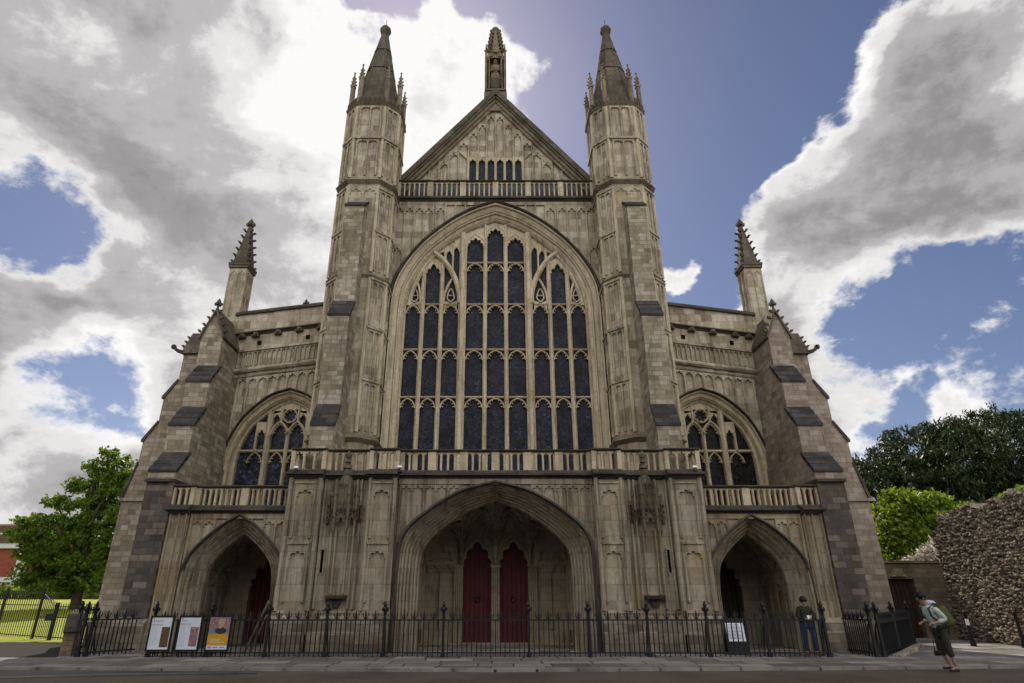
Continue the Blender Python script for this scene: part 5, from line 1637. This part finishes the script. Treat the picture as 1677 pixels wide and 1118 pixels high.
GW = thing('garden_wall', 'shadowed stone garden wall with door between the cathedral and the rubble wall', 'wall', (17, 28.6, 0))
b = MB()
b.box(14.0, 17.2, 28.5, 29.0, 0, 3.0); b.box(18.35, 20.2, 28.5, 29.0, 0, 3.0); b.box(17.2, 18.35, 28.5, 29.0, 2.35, 3.0); b.box(14, 20.2, 28.42, 29.08, 3.0, 3.1)
b.build('wall', stone('dark_brown_wall', [(.13, .105, .075), (.16, .13, .095), (.19, .155, .11)], .5, .2, stain=.5), GW)
b = MB(); b.box(17.2, 18.35, 28.75, 28.85, 0, 2.35)
for k in range(6): b.box(17.2 + .19 * k, 17.2 + .19 * k + .17, 28.72, 28.75, .02, 2.33)
dd_ = b.build('door', brown_door, GW)
b = MB(); b.prism([(17.35, 2.45), (18.0, 2.45), (17.85, 2.75), (17.55, 2.78)], 28.40, 28.5); b.build('stone_plaque', dressed, GW)
b = MB(); b.tube([(16.9, 28.42, 3.0), (17.05, 28.40, 2.2), (17.1, 28.40, 0.0)], .045, 6); b.build('drainpipe', iron, GW)
for x, yy, lab in ((17.0, 24.0, 'black bollard with white band and white cap before the rubble wall'), (18.25, 23.3, 'plain black post standing against the rubble wall at the right')):
    t = thing('bollard', lab, 'bollard', (x, yy, 0))
    b = MB(); b.cone((x, yy), .10, 0, .10, .14, 10); b.cone((x, yy), .065, .14, .05, 1.0, 10); b.cone((x, yy), .075, 1.0, .075, 1.05, 10); b.ball((x, yy, 1.1), .07, 8); b.build('shaft', iron, t)
    if x < 18:
        b = MB(); b.cone((x, yy), .064, .68, .060, .88, 10); b.build('white_band', white_lamp, t)
b = MB(); b.prism_x([(20.3, 0), (20.3, .04), (22.6, .16), (22.6, 0)], 11.55, 12.1)
b = MB(); b.xf = ((11.75, 19.85), (.66, .75)); b.hexa([(0, -.1, 0), (3.8, -.1, 0), (3.8, .12, 0), (0, .12, 0), (0, -.1, .05), (3.8, -.1, .16), (3.8, .12, .16), (0, .12, .05)]); b.xf = None
tag(b.build('kerb_stone', ashlar), 'sloping stone kerb along the foot of the right iron fence', 'kerb')

# ================================================================== brick building far left
BB = thing('brick_building', 'red brick building with white bands behind the left tree', 'building', (-60, 72, 0))
brick = stone('red_brick', [(.20, .055, .035), (.25, .07, .045), (.29, .09, .06)], .24, .08, mortar=.01, stain=.2, streak=.1)
brown_brick = stone('brown_brick', [(.11, .07, .055), (.14, .085, .065)], .24, .08, mortar=.01, stain=.2, streak=.1)
band_m = flat('white_painted_band', (.55, .55, .53), .6, noise=.15)
b = MB(); b.box(-90, -51.2, 70, 84, 0, 7.1); b.build('wall', brick, BB)
b = MB(); b.prism_x([(69.6, 7.1), (84.4, 7.1), (84.4, 7.4), (77, 9.9), (69.6, 8.95)], -90, -50.9); b.build('roof', brown_brick, BB)
b = MB(); b.box(-90, -51.0, 69.7, 70, 6.55, 7.08); b.build('white_band', band_m, BB)
b = MB(); b.box(-90, -51.0, 69.5, 69.65, 7.95, 8.15); b.build('white_band', band_m, BB)
b = MB(); b.box(-90, -51.0, 69.7, 70, 3.1, 3.6); b.build('white_band', band_m, BB)
b = MB(); b.box(-52.0, -51.0, 69.72, 70, 1.2, 6.5); b.build('white_band', band_m, BB)
for k in range(8):
    x = -54 - 2.6 * k
    b = MB(); b.box(x - 1.0, x + 1.0, 69.85, 70, 2.0, 3.05); w = b.build('window', glass_d, BB)
    b = MB()
    for q in (-1.0, -.33, .33, 1.0): b.box(x + q - .05, x + q + .05, 69.78, 69.86, 1.95, 3.08)
    b.box(x - 1.05, x + 1.05, 69.76, 69.84, 1.9, 2.0); b.build('frame', band_m, w)


# ================================================================== trees
def leaf_mesh(name, mat, clumps, per, size, spread, parent, up=.0, aspect=1.6, fold=True):
    """many small leaves in clumps; clumps = (n,3) array of centres"""
    n = len(clumps) * per
    c = np.repeat(clumps, per, axis=0) + rng.normal(0, spread, (n, 3)) * np.array([1, 1, .75])
    a = rng.normal(0, 1, (n, 3)); a[:, 2] += up; a /= np.linalg.norm(a, axis=1)[:, None]
    t = rng.normal(0, 1, (n, 3)); bvec = np.cross(a, t); bvec /= np.linalg.norm(bvec, axis=1)[:, None]
    s = size * rng.uniform(.6, 1.3, n)[:, None]
    A, B = a * s * aspect / 2, bvec * s / 2
    v = np.stack([c - A, c + B - A * .1, c + A, c - B - A * .1], axis=1).reshape(-1, 3)
    g = np.array(parent['org']) if parent is not None else 0
    v = v - g
    me = bpy.data.meshes.new(name); me.vertices.add(len(v)); me.vertices.foreach_set('co', v.astype(np.float32).ravel())
    me.loops.add(n * 4); me.loops.foreach_set('vertex_index', np.arange(n * 4, dtype=np.int32))
    me.polygons.add(n); me.polygons.foreach_set('loop_start', np.arange(0, n * 4, 4, dtype=np.int32)); me.polygons.foreach_set('loop_total', np.full(n, 4, dtype=np.int32))
    me.materials.append(mat); me.update(); me.validate()
    o = bpy.data.objects.new(name, me); scene.collection.objects.link(o); o.parent = parent
    return o


def clump_points(blobs, n, shell=.55):
    """points scattered through ellipsoid masses, denser near the surface"""
    w = np.array([b[3] * b[4] * b[5] for b in blobs]) ** .7; w = w / w.sum(); out = []
    for b, q in zip(blobs, w):
        m = max(3, int(n * q)); d = rng.normal(0, 1, (m, 3)); d /= np.linalg.norm(d, axis=1)[:, None]
        r = (shell + (1 - shell) * rng.uniform(0, 1, m) ** .6)[:, None] * rng.uniform(.85, 1.08, m)[:, None]
        out.append(np.array(b[:3]) + d * r * np.array(b[3:6]))
    return np.concatenate(out)


def tree(name, label, cat, base, blobs, n_clump, per, size, spread, mat, trunk_r, limbs=7, group=None, up=0.0, aspect=1.6, shell=.5):
    t = thing(name, label, cat, base, group)
    top = max(b[2] for b in blobs)
    cx = sum(b[0] for b in blobs) / len(blobs); cy = sum(b[1] for b in blobs) / len(blobs)
    b = MB()
    b.tube([base, (base[0] + .1, base[1], base[2] + (top - base[2]) * .3), ((base[0] + cx) / 2, cy, base[2] + (top - base[2]) * .65), (cx, cy, top)], trunk_r, 8, trunk_r * .2)
    for k in range(limbs):
        q = blobs[k % len(blobs)]; z0 = base[2] + (q[2] - base[2]) * rng.uniform(.35, .6)
        p0 = (base[0] + (cx - base[0]) * .3, base[1], z0); e = (q[0] + rng.normal(0, q[3] * .45), q[1] + rng.normal(0, q[4] * .3), q[2] + q[5] * rng.uniform(0, .6))
        mid = tuple((a + c) / 2 + rng.normal(0, .25) for a, c in zip(p0, e))
        b.tube([p0, mid, e], trunk_r * .45, 6, trunk_r * .08)
    b.build('trunk', bark, t)
    leaf_mesh('crown', mat, clump_points(blobs, n_clump, shell), per, size, spread, t, up, aspect)
    return t


TY_ = 48
tree('lime_tree', 'tall green broadleaf tree on the lawn left of the cathedral', 'tree', (-30.6, TY_, .8),
     [(-30.7, TY_, 11.9, .8, .9, .7), (-29.5, TY_, 11.5, .8, .9, .6), (-31.5, TY_, 11.0, .9, .9, .6), (-28.9, TY_, 10.4, .7, .9, .5), (-30.5, TY_, 10.1, 1.4, 1.4, .8), (-32.2, TY_, 9.5, 1.2, 1.2, .6),
      (-29.4, TY_, 9.0, 1.3, 1.5, .9), (-31.4, TY_, 8.4, 1.5, 1.5, .7), (-33.6, TY_, 8.3, 1.5, 1.5, .55), (-28.6, TY_, 7.5, 1.2, 1.6, .9), (-30.8, TY_, 7.0, 1.8, 2.0, 1.0), (-33.3, TY_, 6.9, 1.6, 1.6, .7), (-35.4, TY_, 7.0, 1.3, 1.3, .45),
      (-36.2, TY_, 6.0, .9, 1.0, .3), (-34.6, TY_, 5.7, 1.7, 1.7, .7), (-31.8, TY_, 5.3, 2.2, 2.2, 1.0), (-28.8, TY_, 5.4, 1.6, 2.0, 1.2), (-34.6, TY_, 4.6, 1.2, 1.5, .5), (-33.0, TY_, 3.9, 2.1, 2.2, .9), (-30.0, TY_, 3.7, 2.2, 2.3, 1.1),
      (-34.2, TY_, 2.9, 1.2, 1.6, .6), (-32.0, TY_, 2.5, 2.4, 2.3, .8), (-28.6, TY_, 2.6, 2.0, 2.2, .9)], 1020, 24, .19, .18, leaf_lime, .38, 18, shell=.30)
tree('lime_tree', 'leafy tree cut off by the far left edge of the view', 'tree', (-35.6, 40, .4),
     [(-36.4, 40, 5.6, 3.0, 3, 1.9), (-37.5, 40, 8.0, 3, 3, 2), (-39, 40, 6, 3, 3, 2.5)], 420, 34, .22, .28, leaf_lime, .3, 6)
tree('yew_tree', 'huge dark yew tree filling the right background behind the walls', 'tree', (33, 44, 0),
     [(26.6, 42, 8.0, 3.6, 4, 2.8), (30.5, 42, 9.8, 4.2, 5, 3.2), (35, 42, 10.6, 4.8, 5, 3.3), (40, 42, 9.4, 4.6, 5, 3.2), (33, 42, 6.0, 8.0, 5, 3.6), (26.3, 41, 4.6, 3.2, 4, 3.0), (42, 42, 6, 5, 5, 4)], 4200, 40, .10, .20, leaf_yew, .7, 12, up=1.3, aspect=3.2, shell=.6)
tree('flowering_shrub', 'bright yellow-green sunlit bush rising above the garden wall', 'shrub', (22.2, 33, 0),
     [(21.6, 33, 6.0, 1.3, 1.3, .9), (22.9, 33, 5.9, 1.2, 1.2, .9), (21.3, 33, 4.6, 1.4, 1.4, 1.2), (22.9, 33, 4.6, 1.6, 1.4, 1.1), (20.7, 33, 3.3, 1.2, 1.3, 1.1), (22.4, 33, 3.3, 1.6, 1.3, 1.0), (24.2, 33, 5.4, .9, .9, .45), (24.0, 33, 4.3, .8, .9, .6)], 620, 30, .16, .20, leaf_bright, .12, 9)
tree('blossom_bush', 'small bush with cream blossom on top of the garden wall', 'shrub', (20.1, 29.6, 0),
     [(20.0, 29.6, 3.5, .45, .3, .3), (20.6, 29.6, 3.75, .5, .3, .35), (19.3, 29.7, 3.2, .35, .3, .2)], 40, 22, .13, .10, cream_flower, .05, 3)
hg = thing('hedge', 'low dark hedge along the far edge of the lawn', 'hedge', (-50, 64, 1.3))
hb = [(-24 - 3.0 * k, 64, 1.9, 1.9, 1.0, .75) for k in range(20)]
b = MB(); b.box(-82, -22, 63.6, 64.4, 1.2, 2.0); b.build('stems', bark, hg)
leaf_mesh('foliage', leaf_lime, clump_points(hb, 520, .4), 16, .32, .25, hg)
wd = thing('far_trees', 'distant belt of trees behind the lawn', 'woodland', (-60, 110, 0)); wd['kind'] = 'stuff'
wb = [(-140 + 11 * k, 112 + 6 * math.sin(k * 2.1), 4 + 1.6 * math.sin(k * 1.7), 8, 5, 5.5) for k in range(13)]
leaf_mesh('foliage', leaf_shade, clump_points(wb, 900, .4), 16, .95, .8, wd)
leaf_mesh('plants', leaf_lime, np.array(PLANTS), 26, .10, .10, RW, up=.6)
for x, yy, lab in ((-30, -6, 'unseen tree added behind the viewer at far left to shade the front'), (-17, -11, 'unseen tree added behind the viewer left of the middle to shade the front'), (-4, -13, 'unseen tree added just behind the viewer to shade the front'), (9, -12, 'unseen tree added behind the viewer right of the middle to shade the front'), (22, -9, 'unseen tree added behind the viewer at far right to shade the front')):
    tree('shade_tree', lab, 'tree', (x, yy, 0), [(x, yy, 6.5, 6.5, 5, 4.5), (x + 2, yy, 11, 5.5, 4, 4), (x - 3, yy, 10, 5, 4, 4)], 620, 12, 1.0, .7, leaf_shade, .5, 5, group='unseen trees added behind the viewer to shade the front')  # unseen trees added to block low sky and darken the lower front


# ================================================================== people
def skin_obj(name, nodes, edges, mat, parent, sub=2, root=0):
    me = bpy.data.meshes.new(name)
    g = Vector(parent['org']) if parent is not None else Vector()
    me.from_pydata([tuple(Vector(p) - g) for p, r in nodes], edges, [])
    o = bpy.data.objects.new(name, me); scene.collection.objects.link(o); o.parent = parent
    m = o.modifiers.new('skin', 'SKIN'); m.use_smooth_shade = True; m.branch_smoothing = .4
    sk = me.skin_vertices[0].data if len(me.skin_vertices) else None
    if sk is None:
        bm = bmesh.new(); bm.from_mesh(me); bm.verts.layers.skin.verify(); bm.to_mesh(me); bm.free(); sk = me.skin_vertices[0].data
    for k, (p, r) in enumerate(nodes):
        sk[k].radius = r if isinstance(r, tuple) else (r, r); sk[k].use_root = (k == root)
    s = o.modifiers.new('smooth', 'SUBSURF'); s.levels = sub; s.render_levels = sub
    me.materials.append(mat)
    return o


def mk_mat(name, col, rough=.75, noise=.25, nscale=14): return flat(name, col, rough, noise=noise, nscale=nscale, spec=.25)


def person(label, loc, J, cols, sleeve=True, shorts=False):
    """J: joints in metres relative to loc, x = image right, y = away, z = up"""
    t = thing('person', label, 'person', loc)
    o = Vector(loc); P = lambda k: tuple(Vector(J[k]) + o)
    N = []; E = []; ix = {}
    def add(k, r, par=None, pos=None):
        N.append((P(k) if pos is None else tuple(Vector(pos) + o), r)); ix[k] = len(N) - 1
        if par is not None: E.append((ix[par], ix[k]))
    add('pelvis', (.13, .10)); add('waist', (.125, .095), 'pelvis'); add('chest', (.155, .11), 'waist'); add('neck', .055, 'chest')
    add('jaw', (.062, .07), 'neck'); add('head', (.078, .092), 'jaw'); add('crown', (.05, .06), 'head')
    for q in ('l', 'r'):
        add(q + 'sh', .055, 'chest'); add(q + 'el', .042, q + 'sh'); add(q + 'wr', .028, q + 'el'); add(q + 'pa', (.035, .02), q + 'wr')
        hp = Vector(J[q + 'pa']); dv = (hp - Vector(J[q + 'wr'])).normalized(); sdv = dv.cross(Vector((0, 0, 1))).normalized()
        for f in range(4):
            off = (f - 1.5) * .02; ln = (.055, .068, .064, .048)[f]
            add(f'{q}f{f}a', .0105, q + 'pa', hp + dv * .045 + sdv * off); add(f'{q}f{f}b', .009, f'{q}f{f}a', hp + dv * (.045 + ln * .55) + sdv * off + Vector((0, 0, -.012))); add(f'{q}f{f}c', .0075, f'{q}f{f}b', hp + dv * (.045 + ln * .8) + sdv * off * .9 + Vector((0, 0, -.035)))
        add(f'{q}t', .011, q + 'pa', hp + sdv * -.04 + dv * .01); add(f'{q}tb', .009, f'{q}t', hp + sdv * -.05 + dv * .04)
        add(q + 'hi', .085, 'pelvis'); add(q + 'kn', .055, q + 'hi'); add(q + 'an', .038, q + 'kn'); add(q + 'to', (.04, .03), q + 'an')
    skin_obj('body', N, E, cols['skin'], t)
    def cloth(name, keys, mat, sub=2):
        N2 = []; E2 = []; i2 = {}
        for k, r, par in keys:
            pos = P(k) if isinstance(k, str) else None
            N2.append((pos, r)); i2[k] = len(N2) - 1
            if par: E2.append((i2[par], i2[k]))
        return skin_obj(name, N2, E2, mat, t, sub)
    J['hem'] = tuple(Vector(J['pelvis']) + Vector(J.get('hem_off', (0, 0, -.06))))
    for q in ('l', 'r'):
        J[q + 'cuff'] = tuple(Vector(J[q + 'wr']) * .8 + Vector(J[q + 'el']) * .2)
        J[q + 'leg'] = tuple(Vector(J[q + 'kn']) * .55 + Vector(J[q + 'an']) * .45) if shorts else tuple(Vector(J[q + 'an']) + Vector((0, 0, .01)))
    cloth('jacket', [('waist', (.18, .15), None), ('chest', (.20, .165), 'waist'), ('neck', (.085, .08), 'chest'), ('hem', (.21, .185), 'waist')] + sum([[(q + 'sh', .08, 'chest'), (q + 'el', .066, q + 'sh'), (q + 'cuff', .05, q + 'el')] for q in 'lr'], []), cols['jacket'])
    cloth('trousers', [('pelvis', (.15, .12), None)] + sum([[(q + 'hi', .105, 'pelvis'), (q + 'kn', .08 if not shorts else .085, q + 'hi'), (q + 'leg', .062 if not shorts else .075, q + 'kn')] for q in 'lr'], []), cols['trousers'])
    for q in 'lr':
        an, to = Vector(J[q + 'an']), Vector(J[q + 'to'])
        hl = an + (an - to).normalized() * .05; hl.z = to.z
        skin_obj('shoe', [(tuple(an + o - Vector((0, 0, .03))), .05), (tuple(hl + o), (.046, .036)), (tuple((hl + to) / 2 + o + Vector((0, 0, .01))), (.05, .042)), (tuple(to + o), (.048, .032)), (tuple(to + (to - hl).normalized() * .04 + o), (.036, .022))], [(0, 2), (1, 2), (2, 3), (3, 4)], cols['shoe'], t)
    hd = Vector(J['head']) + o; f = Vector(J['face']).normalized()
    b = MB(); b.ball(tuple(hd - f * .022 + Vector((0, 0, .035))), .112, 14, (1.0, 1.0, 1.0)); b.build('hair', cols['hair'], t, smooth=True)
    sdv = f.cross(Vector((0, 0, 1)))
    b = MB(); nz = hd + f * .105 + Vector((0, 0, -.03)); b.tube([tuple(hd + f * .085 + Vector((0, 0, .005))), tuple(nz)], .012, 6, .017); b.build('nose', cols['skin'], t, smooth=True)
    b = MB(); m_ = hd + f * .088 + Vector((0, 0, -.07)); b.tube([tuple(m_ - sdv * .022), tuple(m_ + f * .004), tuple(m_ + sdv * .022)], .006, 5); b.build('mouth', cols['lip'], t)
    for q in (-1, 1):
        b = MB(); b.ball(tuple(hd + sdv * .085 * q + Vector((0, 0, -.015))), .026, 7, (.8, .8, 1.2)); b.build('ear', cols['skin'], t, smooth=True)
        e = hd + f * .082 + sdv * .033 * q + Vector((0, 0, .005))
        b = MB(); b.ball(tuple(e), .02 if cols.get('shades') else .012, 8); b.build('lens' if cols.get('shades') else 'eye', cols['eye'], t)
    return t


skin_m = mk_mat('skin', (.36, .20, .14), .5, .1); lip_m = mk_mat('lips', (.26, .10, .08), .5)
black_m = mk_mat('black_cloth', (.012, .012, .013)); hair_m = mk_mat('dark_hair', (.014, .011, .010), .5)
mint = mk_mat('pale_mint_jacket', (.55, .64, .57), .7, .3); olive = mk_mat('dark_olive_trousers', (.040, .035, .027)); shoe_b = mk_mat('dark_trainers', (.022, .02, .024), .6, .5)
hood_m = mk_mat('lilac_white_hood', (.62, .58, .68)); jeans = mk_mat('blue_jeans', (.035, .055, .13)); tan = mk_mat('tan_boots', (.30, .16, .06)); darkj = mk_mat('dark_green_jacket', (.022, .024, .018))
J1 = dict(pelvis=(-.02, 0, .93), waist=(-.06, 0, 1.08), chest=(-.14, 0, 1.29), neck=(-.22, 0, 1.46), jaw=(-.27, 0, 1.53), head=(-.29, 0, 1.62), crown=(-.28, 0, 1.71), face=(-1, -.1, -.12),
          lsh=(-.15, -.19, 1.39), lel=(.03, -.25, 1.14), lwr=(-.20, -.21, 1.06), lpa=(-.275, -.19, 1.045), rsh=(-.17, .19, 1.39), rel=(-.05, .26, 1.14), rwr=(-.27, .16, 1.07), rpa=(-.34, .12, 1.06),
          lhi=(-.02, -.10, .90), lkn=(0, -.11, .49), lan=(.09, -.11, .09), lto=(-.08, -.12, .035), rhi=(-.02, .10, .90), rkn=(-.05, .10, .50), ran=(.08, .10, .13), rto=(-.07, .10, .07), hem_off=(.05, 0, -.09))
p1 = person('man in pale mint jacket and dark cropped trousers walking left along the kerb', (10.84, 16.3, -.05 + .02), J1, dict(skin=skin_m, lip=lip_m, jacket=mint, trousers=olive, shoe=shoe_b, hair=hair_m, eye=black_m, shades=True), shorts=True)
o1 = Vector((10.84, 16.3, -.03))
b = MB(); b.ball(tuple(o1 + Vector((-.11, 0, 1.50))), .13, 12, (1.0, 1.25, .55)); hd_ = b.build('hood', hood_m, p1, smooth=True)
pk = thing('backpack', 'olive green and grey backpack worn by the man in the mint jacket', 'backpack', tuple(o1 + Vector((.17, 0, .95))))
pack_g = mk_mat('olive_green_nylon', (.085, .10, .022)); pack_d = mk_mat('charcoal_nylon', (.045, .045, .06))
skin_obj('bag', [(tuple(o1 + Vector((.08, 0, 1.40))), (.09, .13)), (tuple(o1 + Vector((.17, 0, 1.24))), (.14, .17)), (tuple(o1 + Vector((.23, 0, 1.06))), (.14, .17)), (tuple(o1 + Vector((.24, 0, .96))), (.10, .14))], [(0, 1), (1, 2), (2, 3)], pack_g, pk, root=1)
skin_obj('pocket', [(tuple(o1 + Vector((.30, -.02, 1.14))), (.08, .12)), (tuple(o1 + Vector((.34, -.02, 1.02))), (.08, .12))], [(0, 1)], pack_d, pk)
b = MB()
for q in (-1, 1):
    b2 = MB(); b2.tube([tuple(o1 + Vector(v)) for v in ((.03, q * .13, 1.45), (-.12, q * .16, 1.49), (-.27, q * .15, 1.38), (-.24, q * .17, 1.2), (-.05, q * .21, 1.05), (.12, q * .16, 1.0))], .022, 6); b2.build('strap', pack_d, pk)
cm = thing('handheld_camera', 'small black camera dangling on its strap from the walking man', 'camera', tuple(o1 + Vector((-.30, -.17, .36))))
cc = o1 + Vector((-.33, -.18, .40))
b = MB(); b.box(cc.x - .065, cc.x + .065, cc.y - .03, cc.y + .03, cc.z - .045, cc.z + .045); b.box(cc.x - .03, cc.x + .03, cc.y - .025, cc.y + .025, cc.z + .045, cc.z + .065); b.build('body', black_m, cm)
b = MB(); b.tube([(cc.x, cc.y - .03, cc.z), (cc.x, cc.y - .075, cc.z - .01)], .034, 10); b.build('lens', black_m, cm)
b = MB(); b.tube([(cc.x - .06, cc.y, cc.z + .04), (cc.x - .02, cc.y, cc.z + .35), tuple(o1 + Vector((-.29, -.19, 1.03)))], .008, 5); b.tube([(cc.x + .06, cc.y, cc.z + .04), (cc.x + .07, cc.y, cc.z + .35), tuple(o1 + Vector((-.27, -.19, 1.03)))], .008, 5); b.build('strap', black_m, cm)
J2 = dict(pelvis=(0, 0, .86), waist=(0, 0, 1.0), chest=(0, 0, 1.2), neck=(0, -.01, 1.36), jaw=(0, -.04, 1.41), head=(0, -.05, 1.49), crown=(0, -.03, 1.57), face=(-.25, -1, -.35),
          lsh=(-.18, 0, 1.29), lel=(-.25, -.06, 1.02), lwr=(-.08, -.25, 1.0), lpa=(-.03, -.29, 1.01), rsh=(.18, 0, 1.29), rel=(.25, -.06, 1.02), rwr=(.10, -.25, 1.0), rpa=(.05, -.29, 1.01),
          lhi=(-.10, 0, .84), lkn=(-.13, -.04, .47), lan=(-.13, .02, .09), lto=(-.16, -.13, .035), rhi=(.10, 0, .84), rkn=(.14, -.04, .47), ran=(.16, .02, .09), rto=(.22, -.12, .035))
p2 = person('man in dark jacket and blue jeans standing behind the fence by the right porch', (9.50, 20.35, 0), J2, dict(skin=skin_m, lip=lip_m, jacket=darkj, trousers=jeans, shoe=tan, hair=hair_m, eye=black_m))
b = MB(); b.hexa([(9.42, 20.03, .98), (9.60, 20.03, .98), (9.60, 20.06, .98), (9.42, 20.06, .98), (9.42, 20.08, 1.1), (9.60, 20.08, 1.1), (9.60, 20.11, 1.1), (9.42, 20.11, 1.1)])
tag(b.build('leaflet', white_print), 'pale folded leaflet held in front of the man behind the fence', 'leaflet')
